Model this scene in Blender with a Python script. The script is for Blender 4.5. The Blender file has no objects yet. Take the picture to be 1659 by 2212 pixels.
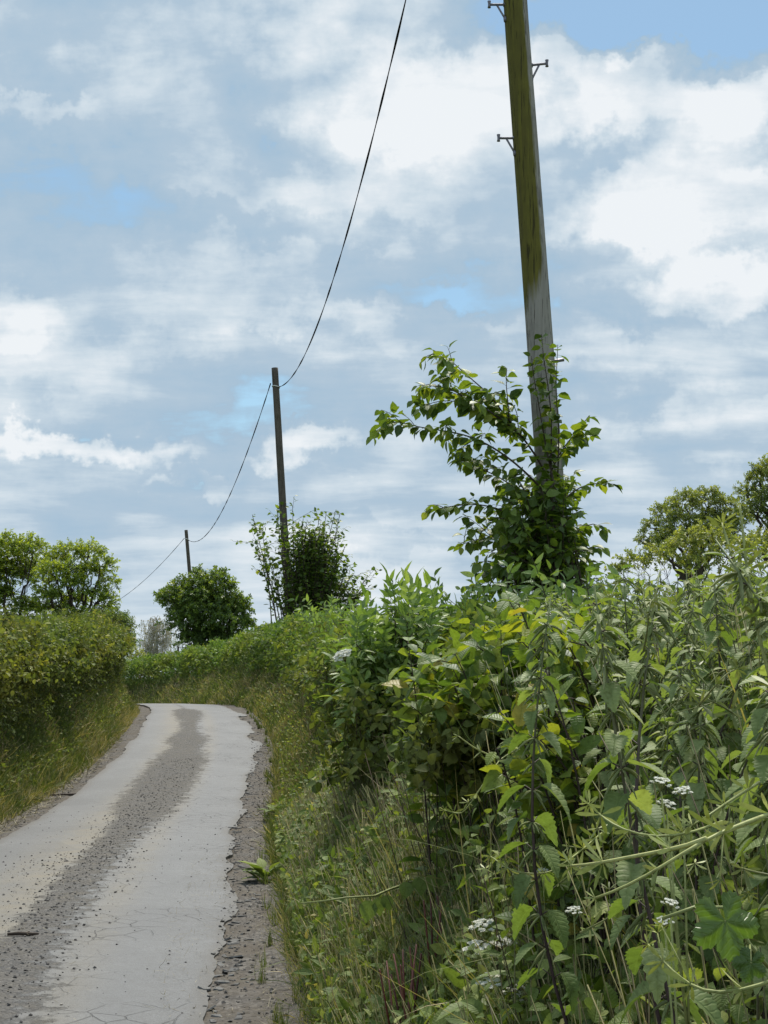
import bpy, math
import numpy as np
from mathutils import Vector

sc = bpy.context.scene
COL = sc.collection
rng = np.random.default_rng(7)
PI = math.pi
F = np.float32

# ------------------------------------------------------------------ camera
FPX = 1422.0
PITCH = math.atan(168 / FPX)
CP, SP = math.cos(PITCH), math.sin(PITCH)
EYE = np.array([0, 0, 1.7])
SC = 768 / 1659.0

cam = bpy.data.cameras.new('camera')
cam.sensor_fit = 'VERTICAL'; cam.sensor_height = 36; cam.lens = FPX / 1024 * 36
cam.clip_start = 0.05; cam.clip_end = 6000
camo = bpy.data.objects.new('camera', cam); COL.objects.link(camo)
camo.location = EYE; camo.rotation_euler = (PI / 2 + PITCH, 0, 0)
sc.camera = camo


def P(px, py, Y):
    cx, cy = (px - 384) / FPX, (512 - py) / FPX
    d = np.array([cx, CP - cy * SP, SP + cy * CP])
    return EYE + d * (Y / d[1])


def D(dx, dy, Y):
    return P(dx * SC, dy * SC, Y)


# ------------------------------------------------------------------ noise
def _hash(i, j, k, seed):
    h = (i * 374761393 + j * 668265263 + k * 2147483647 + seed * 1274126177) & 0xFFFFFFFF
    h = ((h ^ (h >> 13)) * 1274126177) & 0xFFFFFFFF
    h = h ^ (h >> 16)
    return (h & 0xFFFF) / 65535.0


def vnoise(p, seed=0):
    p = np.asarray(p, float)
    i = np.floor(p).astype(np.int64); f = p - i; f = f * f * (3 - 2 * f)
    out = 0
    for a in (0, 1):
        for b in (0, 1):
            for c in (0, 1):
                w = (f[:, 0] if a else 1 - f[:, 0]) * (f[:, 1] if b else 1 - f[:, 1]) * (f[:, 2] if c else 1 - f[:, 2])
                out = out + w * _hash(i[:, 0] + a, i[:, 1] + b, i[:, 2] + c, seed)
    return out


def fbm(p, seed=0, o=3):
    p = np.asarray(p, float); s = 0; a = 1; t = 0
    for k in range(o):
        s = s + a * vnoise(p * 2 ** k, seed + k); t += a; a *= .5
    return s / t


def fb1(x, seed, o=3):
    x = np.asarray(x, float)
    return fbm(np.stack([x, x * 0 + .37, x * 0 + .71], 1), seed, o)


def sstep(a, b, x):
    t = np.clip((x - a) / (b - a), 0, 1); return t * t * (3 - 2 * t)


# ------------------------------------------------------------------ lane geometry
_RY = np.array([[1.6, -14], [0.95, -7], [0.28, 0], [-0.37, 7], [-0.66, 9.8], [-1.21, 15.8], [-1.62, 22], [-2.2, 28.5], [-3.6, 38],
                [-5.6, 46], [-8.2, 54], [-12, 61.5], [-17.5, 68], [-26, 75], [-40, 83], [-70, 96]], float)


def _spline(C, step=.2):
    C = np.vstack([2 * C[0] - C[1], C, 2 * C[-1] - C[-2]])
    out = []
    for i in range(1, len(C) - 2):
        p0, p1, p2, p3 = C[i - 1:i + 3]
        n = max(2, int(np.linalg.norm(p2 - p1) / step))
        t = np.linspace(0, 1, n, endpoint=False)[:, None]
        m1 = (p2 - p0) / 2; m2 = (p3 - p1) / 2
        out.append((2 * t**3 - 3 * t**2 + 1) * p1 + (t**3 - 2 * t**2 + t) * m1 + (-2 * t**3 + 3 * t**2) * p2 + (t**3 - t**2) * m2)
    return np.vstack(out)


_R = _spline(_RY)
_T = np.gradient(_R, axis=0)
for _ in range(12):
    _T[1:-1] = (_T[:-2] + 2 * _T[1:-1] + _T[2:]) / 4
_T /= np.linalg.norm(_T, axis=1)[:, None]
_N = np.stack([_T[:, 1], -_T[:, 0]], 1)          # right normal
HW = 1.7
_C = _R - _N * HW
_S = np.concatenate([[0], np.cumsum(np.linalg.norm(np.diff(_C, axis=0), axis=1))])
_S -= np.interp(0, _C[:, 1], _S)
VMAX = _S[-1]


def lane_pos(v, u):
    v = np.asarray(v, float); u = np.asarray(u, float)
    cx = np.interp(v, _S, _C[:, 0]); cy = np.interp(v, _S, _C[:, 1])
    nx = np.interp(v, _S, _N[:, 0]); ny = np.interp(v, _S, _N[:, 1])
    return np.stack([cx + nx * u, cy + ny * u], -1)


def lane_normal(v):
    return np.stack([np.interp(v, _S, _N[:, 0]), np.interp(v, _S, _N[:, 1])], -1)


def lane_vu(xy):
    xy = np.asarray(xy, float); v = np.empty(len(xy)); u = np.empty(len(xy))
    for a in range(0, len(xy), 4000):
        q = xy[a:a + 4000]
        d = ((q[:, None, :] - _C[None]) ** 2).sum(-1)
        k = d.argmin(1); w = q - _C[k]
        v[a:a + 4000] = _S[k] + (w * _T[k]).sum(1); u[a:a + 4000] = (w * _N[k]).sum(1)
    return v, u


def hwl(v):
    return np.interp(v, [15, 24, 37, 50], [1.7, 1.62, 1.36, 1.36])


def zroad(v):
    return np.interp(v, [-30, 15, 18, 21, 24, 28, 33, 38, 41, 45, 50, 56, 66, 82, 130],
                     [0, 0, .02, .1, .25, .5, .77, .93, .96, .93, .8, .55, .1, -.6, -1.2])


def bank_r(s, v):
    h = np.interp(s, [0, .12, .5, .9, 1.4, 2.6, 30], [0, .1, .55, 1.02, 1.32, 1.42, 1.45])
    return h


def bank_l(s, v):
    return np.interp(s, [0, .1, .35, .75, 1.2, 2.2, 30], [0, .12, .6, 1.15, 1.4, 1.5, 1.5])


def ground_z(xy, rough=True):
    xy = np.atleast_2d(np.asarray(xy, float)); v, u = lane_vu(xy)
    zr = zroad(v)
    h = np.where(u > 0, bank_r(np.maximum(u - HW, 0), v), bank_l(np.maximum(-u - hwl(v), 0), v))
    far = sstep(10, 40, np.abs(u))
    z = (zr + h) * (1 - far) + 1.3 * far
    dist = np.hypot(xy[:, 0], xy[:, 1])
    z = z - sstep(150, 900, dist) * 8
    if rough:
        n = fbm(np.c_[xy * 1.6, xy[:, 0] * 0], 3, 3) - .5
        z = z + n * .28 * sstep(-.05, .5, np.abs(u) - np.where(u > 0, HW, hwl(v))) + (n * .03) * (np.abs(u) > 1.2)
    return z


def gz1(x, y):
    return float(ground_z([[x, y]])[0])


# ------------------------------------------------------------------ object helpers
def tag(o, label=None, cat=None, group=None, kind=None):
    if label: o['label'] = label
    if cat: o['category'] = cat
    if group: o['group'] = group
    if kind: o['kind'] = kind
    return o


def empty(name, loc, label, cat, group=None):
    o = bpy.data.objects.new(name, None); o.empty_display_size = .2
    COL.objects.link(o); o.location = [float(a) for a in loc]
    return tag(o, label, cat, group)


class MB:
    """collects triangles in numpy and links them as one mesh object"""

    def __init__(self):
        self.v = []; self.f = []; self.r = []; self.l = []; self.uv = []; self.n = 0

    def raw(self, V, Fc, rnd=0.5, lxy=None, uv=None):
        V = np.asarray(V, F).reshape(-1, 3); Fc = np.asarray(Fc, np.int32).reshape(-1, 3)
        self.v.append(V); self.f.append(Fc + self.n)
        self.r.append(np.broadcast_to(np.asarray(rnd, F), (len(V),)).copy())
        self.l.append(np.zeros((len(V), 2), F) if lxy is None else np.asarray(lxy, F).reshape(-1, 2))
        self.n += len(V)
        return self

    def inst(self, tpl, pos, yd, nrm, scale, rnd):
        """tpl: dict v,f,l,(r). place it N times; yd = length axis, nrm = approx normal"""
        pos = np.asarray(pos, float).reshape(-1, 3); n = len(pos)
        if n == 0: return self
        yd = np.broadcast_to(np.asarray(yd, float), (n, 3)); nrm = np.broadcast_to(np.asarray(nrm, float), (n, 3))
        y = yd / (np.linalg.norm(yd, axis=1)[:, None] + 1e-9)
        x = np.cross(y, nrm); ln = np.linalg.norm(x, axis=1)
        bad = ln < 1e-4
        if bad.any():
            x[bad] = np.cross(y[bad], [0.31, .77, .55]); ln = np.linalg.norm(x, axis=1)
        x /= ln[:, None]; z = np.cross(x, y)
        s = np.asarray(scale, float)
        if s.ndim == 0: s = np.full((n, 3), float(s))
        elif s.ndim == 1 and len(s) == n: s = np.repeat(s[:, None], 3, 1)
        v = tpl['v'][None] * s[:, None, :]
        V = pos[:, None, :] + v[:, :, :1] * x[:, None] + v[:, :, 1:2] * y[:, None] + v[:, :, 2:] * z[:, None]
        k = tpl['v'].shape[0]
        Fc = (tpl['f'][None] + (np.arange(n) * k)[:, None, None]).reshape(-1, 3)
        rnd = np.broadcast_to(np.asarray(rnd, float), (n,))
        R = np.repeat(rnd[:, None], k, 1)
        if 'r' in tpl:
            tr = tpl['r'][None]
            R = np.where(tr < 0, tr, np.clip(R + (tr - .5) * .5, 0, 1))
        L = np.broadcast_to(tpl['l'][None], (n, k, 2))
        return self.raw(V.reshape(-1, 3), Fc, R.reshape(-1), L.reshape(-1, 2))

    def tube(self, pts, rad, k=6, rnd=.5, cap=True):
        pts = np.asarray(pts, float); n = len(pts)
        rad = np.broadcast_to(np.asarray(rad, float), (n,))
        t = np.gradient(pts, axis=0); t /= np.linalg.norm(t, axis=1)[:, None] + 1e-9
        ref = np.array([0, 0, 1.]) if abs(t[:, 2]).mean() < .8 else np.array([0, 1., 0])
        a = np.cross(t, ref); a /= np.linalg.norm(a, axis=1)[:, None] + 1e-9; b = np.cross(t, a)
        th = np.linspace(0, 2 * PI, k, endpoint=False)
        V = pts[:, None] + rad[:, None, None] * (np.cos(th)[None, :, None] * a[:, None] + np.sin(th)[None, :, None] * b[:, None])
        L = np.zeros((n, k, 2)); L[:, :, 0] = th[None]; L[:, :, 1] = np.linspace(0, 1, n)[:, None]
        i = np.arange(n - 1)[:, None] * k; j = np.arange(k)[None]; j2 = (j + 1) % k
        A = i + j; B = i + j2; C = i + k + j2; Dd = i + k + j
        Fc = np.concatenate([np.stack([A, B, C], -1).reshape(-1, 3), np.stack([A, C, Dd], -1).reshape(-1, 3)])
        V = V.reshape(-1, 3); L = L.reshape(-1, 2)
        if cap:
            m = len(V); V = np.vstack([V, pts[:1], pts[-1:]]); L = np.vstack([L, [[0, 0], [0, 1]]])
            jj = np.arange(k); j3 = (jj + 1) % k
            Fc = np.vstack([Fc, np.stack([j3, jj, jj * 0 + m], 1), np.stack([jj + (n - 1) * k, j3 + (n - 1) * k, jj * 0 + m + 1], 1)])
        return self.raw(V, Fc, rnd, L)

    def build(self, name, mat, parent=None, smooth=True, loc=None):
        V = np.concatenate(self.v); Fc = np.concatenate(self.f); R = np.concatenate(self.r); L = np.concatenate(self.l)
        if loc is not None: V = V - np.asarray(loc, F)
        me = bpy.data.meshes.new(name)
        me.vertices.add(len(V)); me.vertices.foreach_set('co', np.ascontiguousarray(V, F).ravel())
        me.loops.add(len(Fc) * 3); me.loops.foreach_set('vertex_index', np.ascontiguousarray(Fc, np.int32).ravel())
        me.polygons.add(len(Fc)); me.polygons.foreach_set('loop_start', np.arange(0, len(Fc) * 3, 3, dtype=np.int32))
        me.update(calc_edges=True)
        me.polygons.foreach_set('use_smooth', np.full(len(Fc), smooth))
        a = me.attributes.new('rnd', 'FLOAT', 'POINT'); a.data.foreach_set('value', np.ascontiguousarray(R, F))
        a = me.attributes.new('lxy', 'FLOAT_VECTOR', 'POINT')
        a.data.foreach_set('vector', np.ascontiguousarray(np.c_[L, np.zeros(len(L))], F).ravel())
        me.materials.append(mat)
        o = bpy.data.objects.new(name, me); COL.objects.link(o)
        if parent is not None: o.parent = parent
        elif loc is not None: o.location = [float(q) for q in loc]
        return o


def copy_tree(root):
    c = root.copy(); COL.objects.link(c)
    for ch in root.children:
        d = ch.copy(); COL.objects.link(d); d.parent = c
        for g in ch.children:
            e = g.copy(); COL.objects.link(e); e.parent = d
    return c


# ------------------------------------------------------------------ material helpers
class NT:
    def __init__(self, name):
        self.m = bpy.data.materials.new(name); self.m.use_nodes = True
        self.t = self.m.node_tree; self.t.nodes.clear()

    def n(self, typ, **kw):
        nd = self.t.nodes.new(typ)
        ins = kw.pop('ins', {})
        for k, v in kw.items(): setattr(nd, k, v)
        for k, v in ins.items(): self.set(nd, k, v)
        return nd

    def set(self, nd, k, v):
        s = nd.inputs[k]
        if isinstance(v, bpy.types.NodeSocket): self.t.links.new(v, s)
        elif isinstance(v, bpy.types.Node): self.t.links.new(v.outputs[0], s)
        else:
            if s.type == 'RGBA' and len(v) == 3: v = (*v, 1)
            s.default_value = v

    def math(self, op, a, b=None, c=None, clamp=False):
        nd = self.n('ShaderNodeMath', operation=op, use_clamp=clamp)
        for i, q in enumerate((a, b, c)):
            if q is not None: self.set(nd, i, q)
        return nd.outputs[0]

    def mix(self, f, a, b, blend='MIX'):
        nd = self.n('ShaderNodeMix', data_type='RGBA', blend_type=blend)
        self.set(nd, 0, f); self.set(nd, 6, a); self.set(nd, 7, b)
        return nd.outputs[2]

    def ramp(self, fac, stops, interp='LINEAR'):
        nd = self.n('ShaderNodeValToRGB'); cr = nd.color_ramp; cr.interpolation = interp
        while len(cr.elements) < len(stops): cr.elements.new(.5)
        for e, (p, c) in zip(cr.elements, stops):
            e.position = p; e.color = (*c, 1) if len(c) == 3 else c
        self.set(nd, 0, fac)
        return nd.outputs[0]

    def fl(self, fac, stops):
        nd = self.ramp(fac, [(p, (c, c, c)) for p, c in stops])
        return nd

    def noise(self, vec, scale, detail=3, rough=.55, dist=0., dims='3D'):
        nd = self.n('ShaderNodeTexNoise', noise_dimensions=dims)
        if vec is not None: self.set(nd, 'Vector', vec)
        self.set(nd, 'Scale', scale); self.set(nd, 'Detail', detail); self.set(nd, 'Roughness', rough); self.set(nd, 'Distortion', dist)
        return nd.outputs[0]

    def attr(self, name):
        return self.n('ShaderNodeAttribute', attribute_name=name)

    def out(self, sh):
        o = self.n('ShaderNodeOutputMaterial'); self.set(o, 0, sh)
        return self.m


def leafmat(name, stops, trans=.32, rough=.5, spec=.3, vein=0., twig=(.06, .045, .03), tcol=(1.5, 1.6, .55), patch=None, gain=1.72):
    t = NT(name)
    r = t.attr('rnd').outputs['Fac']
    def lift(c):
        g = sum(c) / 3
        return tuple(min(.85, (q * .9 + g * .1) * gain * w_) for q, w_ in zip(c, (1.07, 1.0, .88) if gain > 1.5 else (1, 1, 1)))
    col = t.ramp(r, [(p_, lift(c_)) for p_, c_ in stops])
    geo = t.n('ShaderNodeNewGeometry')
    if patch:
        nz = t.noise(geo.outputs['Position'], patch[0], 2)
        col = t.mix(t.fl(nz, [(.42, 0), (.62, 1)]), col, patch[1], 'MULTIPLY')
    if vein:
        lx = t.attr('lxy').outputs['Vector']
        sep = t.n('ShaderNodeSeparateXYZ', ins={0: lx})
        ax = t.math('ABSOLUTE', sep.outputs[0])
        ph = t.math('SUBTRACT', sep.outputs[1], t.math('MULTIPLY', ax, .55))
        w = t.math('SINE', t.math('MULTIPLY', ph, 2 * PI * 8))
        w = t.math('MULTIPLY_ADD', w, .5, .5)
        mid = t.fl(ax, [(0, 1), (.035, 0)])
        vv = t.math('MAXIMUM', t.math('MULTIPLY', t.math('POWER', w, 6), .45), mid)
        col = t.mix(t.math('MULTIPLY', vv, vein), col, t.mix(.5, col, (.22, .28, .1)))
        bump = t.n('ShaderNodeBump', ins={'Strength': .5, 'Distance': .003, 'Height': t.math('SUBTRACT', 0, vv)})
    mo = t.noise(geo.outputs['Position'], 70, 3, .7)
    col = t.mix(1, col, t.ramp(mo, [(.28, (.62, .60, .50)), (.45, (.95, .95, .95)), (.7, (1.18, 1.16, 1.2))]), 'MULTIPLY')
    istw = t.math('LESS_THAN', r, -.01)
    colr = t.mix(istw, col, twig)
    p = t.n('ShaderNodeBsdfPrincipled', ins={'Base Color': colr, 'Roughness': rough, 'Specular IOR Level': spec})
    if vein: t.set(p, 'Normal', bump)
    tc = t.mix(1, colr, tcol, 'MULTIPLY')
    tr = t.n('ShaderNodeBsdfTranslucent', ins={'Color': tc})
    f = t.math('MULTIPLY', t.math('SUBTRACT', 1, istw), trans)
    return t.out(t.n('ShaderNodeMixShader', ins={0: f, 1: p, 2: tr}))


def plainmat(name, col, rough=.6, spec=.3, var=.25, scale=20., metal=0., bump=0.):
    t = NT(name)
    tc = t.n('ShaderNodeTexCoord').outputs['Object']
    nz = t.noise(tc, scale, 4)
    c = t.mix(nz, tuple(q * (1 - var) for q in col), tuple(min(1, q * (1 + var)) for q in col))
    p = t.n('ShaderNodeBsdfPrincipled', ins={'Base Color': c, 'Roughness': rough, 'Specular IOR Level': spec, 'Metallic': metal})
    if bump: t.set(p, 'Normal', t.n('ShaderNodeBump', ins={'Strength': bump, 'Distance': .01, 'Height': nz}))
    return t.out(p)


# ------------------------------------------------------------------ leaf templates
def tri_strip_leaf(ys, ws, fold=.25, droop=.15, tooth=0.):
    """pointed leaf of unit length along +y; ws = half widths"""
    V = [[0, 0, 0]]; L = [[0, 0]]
    for i, (y, w) in enumerate(zip(ys, ws)):
        z = -droop * y * y
        dy = tooth if tooth and i % 2 == 0 else 0
        ww = w * (1 + (.16 if (tooth and i % 2 == 0) else (-.06 if tooth else 0)))
        V += [[-ww, y + dy, z + fold * w], [0, y, z], [ww, y + dy, z + fold * w]]
        L += [[-ww, y], [0, y], [ww, y]]
    V.append([0, 1, -droop]); L.append([0, 1])
    n = len(ys); T = len(V) - 1; Fc = [[0, 2, 1], [0, 3, 2]]
    for i in range(n - 1):
        a = 1 + 3 * i; b = a + 3
        Fc += [[a, a + 1, b + 1], [a, b + 1, b], [a + 1, a + 2, b + 2], [a + 1, b + 2, b + 1]]
    a = 1 + 3 * (n - 1)
    Fc += [[a, a + 1, T], [a + 1, a + 2, T]]
    return dict(v=np.array(V, float), f=np.array(Fc, np.int32), l=np.array(L, float))


LEAF4 = dict(v=np.array([[0, 0, 0], [-.3, .45, .06], [.3, .45, .06], [0, 1, -.08]], float), f=np.array([[0, 2, 3], [0, 3, 1]], np.int32),
             l=np.array([[0, 0], [-.3, .45], [.3, .45], [0, 1]], float))
LEAF_OVAL = tri_strip_leaf([.12, .38, .68, .88], [.2, .34, .26, .1], .22, .22)
LEAF_OVAL_B = tri_strip_leaf([.12, .38, .68, .88], [.2, .33, .25, .1], .45, .4)
LEAF_ROUND = tri_strip_leaf([.06, .28, .58, .82], [.24, .42, .36, .15], .12, .25)
LEAF_NARROW = tri_strip_leaf([.15, .4, .7], [.12, .17, .11], .3, .25)
_ny = np.linspace(.04, .94, 15)
LEAF_NETTLE = tri_strip_leaf(_ny, .31 * np.sin(PI * np.clip(_ny, 0, 1) ** .62) ** .8 + .01, .28, .3, .02)
LEAF_NETTLE_B = tri_strip_leaf(_ny, .28 * np.sin(PI * np.clip(_ny, 0, 1) ** .62) ** .8 + .01, .5, .65, .02)


def palmate():
    """five-lobed toothed leaf, unit size"""
    V = [[0, 0, 0]]; L = [[0, 0]]
    n = 60
    for k in range(n):
        a = -PI * .93 + 2 * PI * .93 * k / (n - 1)
        lobe = abs(math.cos(2.5 * a)) ** .6
        r = (.3 + .22 * lobe) * (1 + .3 * math.cos(a * .5)) * (1 + (.05 if k % 2 else -.04))
        x, y = r * math.sin(a), r * math.cos(a) + .0
        z = -.35 * r * r + .05 * math.cos(5 * a)
        V.append([x, y, z]); L.append([abs(math.sin(2.5 * a)) * .5 + .04, r])
    V = np.array(V); 
    m = len(V); mid = V[1:] * .55; mid[:, 2] += .04 * np.cos(5 * np.linspace(-PI * .93, PI * .93, n)) + .02
    V = np.vstack([V, mid]); L = np.vstack([L, np.array(L[1:]) * .55])
    Fc = []
    for k in range(n - 1):
        Fc.append([0, m + k + 1, m + k]); Fc += [[m + k, m + k + 1, 2 + k], [m + k, 2 + k, 1 + k]]
    return dict(v=V, f=np.array(Fc, np.int32), l=np.array(L))


LEAF_PALM = palmate()


def blade_tpl(bend, w=.5, seg=4):
    V = []; L = []
    for i in range(seg):
        t = i / seg
        V += [[-w * (1 - t * .75), t, 0], [w * (1 - t * .75), t, 0]]
        L += [[-1, t], [1, t]]
    V.append([0, 1, 0]); L.append([0, 1])
    V = np.array(V, float); t = V[:, 1].copy()
    V[:, 2] = bend * t ** 2; V[:, 1] = t - .35 * bend * t ** 2.2
    Fc = []
    for i in range(seg - 1):
        a = 2 * i; Fc += [[a, a + 1, a + 3], [a, a + 3, a + 2]]
    a = 2 * (seg - 1); Fc.append([a, a + 1, a + 2])
    return dict(v=V, f=np.array(Fc, np.int32), l=np.array(L, float))


BLADES = [blade_tpl(b) for b in (.1, .35, .65, 1.0)]
BLADES_LO = [blade_tpl(b, seg=2) for b in (.15, .5, .9)]
_th = np.array([0, 2 * PI / 3, 4 * PI / 3])
STALK = dict(v=np.vstack([np.c_[np.cos(_th) * .5, np.zeros(3), np.sin(_th) * .5], np.c_[np.cos(_th) * .38, np.ones(3), np.sin(_th) * .38]]),
             f=np.array([[0, 1, 4], [0, 4, 3], [1, 2, 5], [1, 5, 4], [2, 0, 3], [2, 3, 5], [3, 4, 5]], np.int32), l=np.c_[np.zeros(6), [0, 0, 0, 1, 1, 1]])


def rdir(n, r=None):
    r = r or rng
    d = r.normal(size=(n, 3)); return d / np.linalg.norm(d, axis=1)[:, None]


def nrmz(d):
    d = np.asarray(d, float); return d / (np.linalg.norm(d, axis=-1, keepdims=True) + 1e-9)


def sprig(n, length, leaf, lsize, spread=.9, droop=.3, seed=0, twig=.006, curve=.25, size_var=.35):
    """twig along +y carrying n leaves; returns a template with per-leaf rnd and rnd<0 on the twig"""
    r = np.random.default_rng(seed); m = MB()
    t = np.linspace(0, 1, 6)
    pts = np.c_[curve * length * .5 * t**2 * r.uniform(-1, 1), length * t, -curve * length * t**2 * .6]
    m.tube(pts, np.linspace(twig, twig * .4, 6), 3, -1., cap=False)
    tt = np.linspace(.12, 1, n); az = np.arange(n) * 2.4 + r.uniform(0, 6)
    pos = np.stack([np.interp(tt, t, pts[:, k]) for k in range(3)], 1)
    out = np.c_[np.cos(az), np.zeros(n), np.sin(az)]
    yd = out * spread + np.c_[np.zeros(n), np.full(n, .55), np.zeros(n)] + r.normal(size=(n, 3)) * .25 + np.array([0, 0, -droop])
    up = np.c_[np.zeros(n), np.full(n, .3), np.ones(n)] + r.normal(size=(n, 3)) * .45
    m.inst(leaf, pos, yd, up, lsize * r.uniform(1 - size_var, 1 + size_var, n), r.uniform(0, 1, n))
    return dict(v=np.concatenate(m.v).astype(float), f=np.concatenate(m.f), l=np.concatenate(m.l).astype(float), r=np.concatenate(m.r).astype(float))


# ------------------------------------------------------------------ light and sky
SUN_EL, SUN_AZ = math.radians(60), math.radians(8)
sd = Vector((math.sin(SUN_AZ) * math.cos(SUN_EL), math.cos(SUN_AZ) * math.cos(SUN_EL), math.sin(SUN_EL)))
sl = bpy.data.lights.new('sun', 'SUN'); sl.energy = 4.3; sl.angle = math.radians(9); sl.color = (1, .95, .86)
slo = bpy.data.objects.new('sun', sl); COL.objects.link(slo); slo.rotation_euler = sd.to_track_quat('Z', 'Y').to_euler()
slo.location = (5, 20, 40)


def build_world():
    w = bpy.data.worlds.new('World'); sc.world = w; w.use_nodes = True
    t = NT.__new__(NT); t.t = w.node_tree; t.t.nodes.clear(); t.m = w
    sky = t.n('ShaderNodeTexSky', sky_type='NISHITA')
    sky.sun_disc = False; sky.sun_elevation = SUN_EL; sky.sun_rotation = SUN_AZ
    sky.air_density = 1.0; sky.dust_density = .6; sky.ozone_density = 1.5
    g = t.n('ShaderNodeTexCoord').outputs['Generated']
    s = t.n('ShaderNodeSeparateXYZ', ins={0: g})
    az = t.math('ARCTAN2', s.outputs[0], s.outputs[1])
    el = t.math('ARCSINE', s.outputs[2])
    ang = t.n('ShaderNodeCombineXYZ', ins={0: az, 1: el, 2: 0.0}).outputs[0]
    # turbulent coordinates for ragged cloud edges
    n3 = t.n('ShaderNodeTexNoise', ins={'Vector': g, 'Scale': 7.0, 'Detail': 6.0, 'Roughness': .6})
    wob = t.n('ShaderNodeVectorMath', operation='SUBTRACT', ins={0: n3.outputs['Color'], 1: (.5, .5, .5)})
    n4 = t.n('ShaderNodeTexNoise', ins={'Vector': g, 'Scale': 24.0, 'Detail': 5.0, 'Roughness': .6})
    wob2 = t.n('ShaderNodeVectorMath', operation='SUBTRACT', ins={0: n4.outputs['Color'], 1: (.5, .5, .5)})
    w1 = t.n('ShaderNodeVectorMath', operation='SCALE', ins={0: wob.outputs[0], 'Scale': .13})
    w2 = t.n('ShaderNodeVectorMath', operation='SCALE', ins={0: wob2.outputs[0], 'Scale': .075})
    angw = t.n('ShaderNodeVectorMath', operation='ADD', ins={0: ang, 1: w1.outputs[0]})
    angw = t.n('ShaderNodeVectorMath', operation='ADD', ins={0: angw.outputs[0], 1: w2.outputs[0]}).outputs[0]
    # streaky layer: noise stretched sideways, finer towards the horizon
    inv = t.math('DIVIDE', 1.0, t.math('ADD', t.math('MAXIMUM', s.outputs[2], 0.0), .16))
    lay = t.n('ShaderNodeCombineXYZ', ins={0: t.math('MULTIPLY', s.outputs[0], inv), 1: t.math('MULTIPLY', t.math('MULTIPLY', s.outputs[1], inv), 1.7), 2: .4}).outputs[0]
    lay1 = t.n('ShaderNodeTexNoise', ins={'Vector': lay, 'Scale': 1.5, 'Detail': 7.0, 'Roughness': .53, 'Distortion': .35}).outputs[0]
    lay2 = t.n('ShaderNodeTexNoise', ins={'Vector': lay, 'Scale': 4.2, 'Detail': 6.0, 'Roughness': .6, 'Distortion': .2}).outputs[0]
    base = t.math('MULTIPLY_ADD', lay1, 1.75, -.42)
    base = t.math('ADD', base, t.math('MULTIPLY_ADD', lay2, .65, -.325))
    base = t.math('ADD', base, t.math('MULTIPLY', t.math('SUBTRACT', n4.outputs[0], .5), .42))
    vo = t.n('ShaderNodeTexVoronoi', feature='F1', ins={'Vector': t.n('ShaderNodeVectorMath', operation='ADD', ins={0: g, 1: w1.outputs[0]}).outputs[0], 'Scale': 9.0})
    if 'Detail' in vo.inputs: vo.inputs['Detail'].default_value = 2.0; vo.inputs['Roughness'].default_value = .55
    puff = t.math('MULTIPLY_ADD', vo.outputs['Distance'], -1.0, .45)
    base = t.math('ADD', base, t.math('MULTIPLY', puff, .36))
    calm = t.fl(t.math('DIVIDE', el, .5), [(0, .35), (.35, .75), (.8, 1)])
    base = t.math('ADD', t.math('MULTIPLY', t.math('SUBTRACT', base, .45), calm), .545)
    # cloud masses (display px of the photograph turned into directions): x, y, rx, ry, weight
    blobs = SKY_BLOBS
    W = base
    for (bx, by, rx, ry, wt) in blobs:
        d = D(bx, by, 100.) - EYE; d = d / np.linalg.norm(d)
        a0, e0 = math.atan2(d[0], d[1]), math.asin(d[2])
        ra, re = rx * SC / FPX, ry * SC / FPX
        q = t.n('ShaderNodeVectorMath', operation='SUBTRACT', ins={0: angw, 1: (a0, e0, 0)})
        q = t.n('ShaderNodeVectorMath', operation='MULTIPLY', ins={0: q.outputs[0], 1: (1 / ra, 1 / re, 0)})
        dd = t.n('ShaderNodeVectorMath', operation='DOT_PRODUCT', ins={0: q.outputs[0], 1: q.outputs[0]}).outputs['Value']
        # soft-edged disc
        k = t.n('ShaderNodeMapRange', interpolation_type='SMOOTHSTEP', ins={'Value': dd, 'From Min': 1.7, 'From Max': .0, 'To Min': 0.0, 'To Max': wt}).outputs[0]
        W = t.math('ADD', W, k)
    # haze brightening near the horizon
    W = t.math('ADD', W, t.fl(t.math('DIVIDE', el, .45), [(0, .14), (.55, 0)]))
    cl = t.ramp(W, [(.12, SKYC[0]), (.40, SKYC[1]), (.58, SKYC[2]), (.82, SKYC[3])])
    alpha = t.fl(W, [(.0, .18), (.20, 1)])
    skyc = t.mix(1.0, sky.outputs[0], SKYTINT, 'MULTIPLY')
    # clouds out of view behind the viewer, brightened to add fill light
    back_fill = t.n('ShaderNodeMapRange', ins={'Value': s.outputs[1], 'From Min': .1, 'From Max': -.7, 'To Min': 10.0, 'To Max': 15.0}).outputs[0]
    cl10 = t.n('ShaderNodeVectorMath', operation='SCALE', ins={0: cl, 'Scale': back_fill}).outputs[0]
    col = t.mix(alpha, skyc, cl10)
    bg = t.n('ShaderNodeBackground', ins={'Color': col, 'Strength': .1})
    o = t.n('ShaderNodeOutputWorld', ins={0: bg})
    w.cycles.sampling_method = 'MANUAL'; w.cycles.sample_map_resolution = 512


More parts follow.
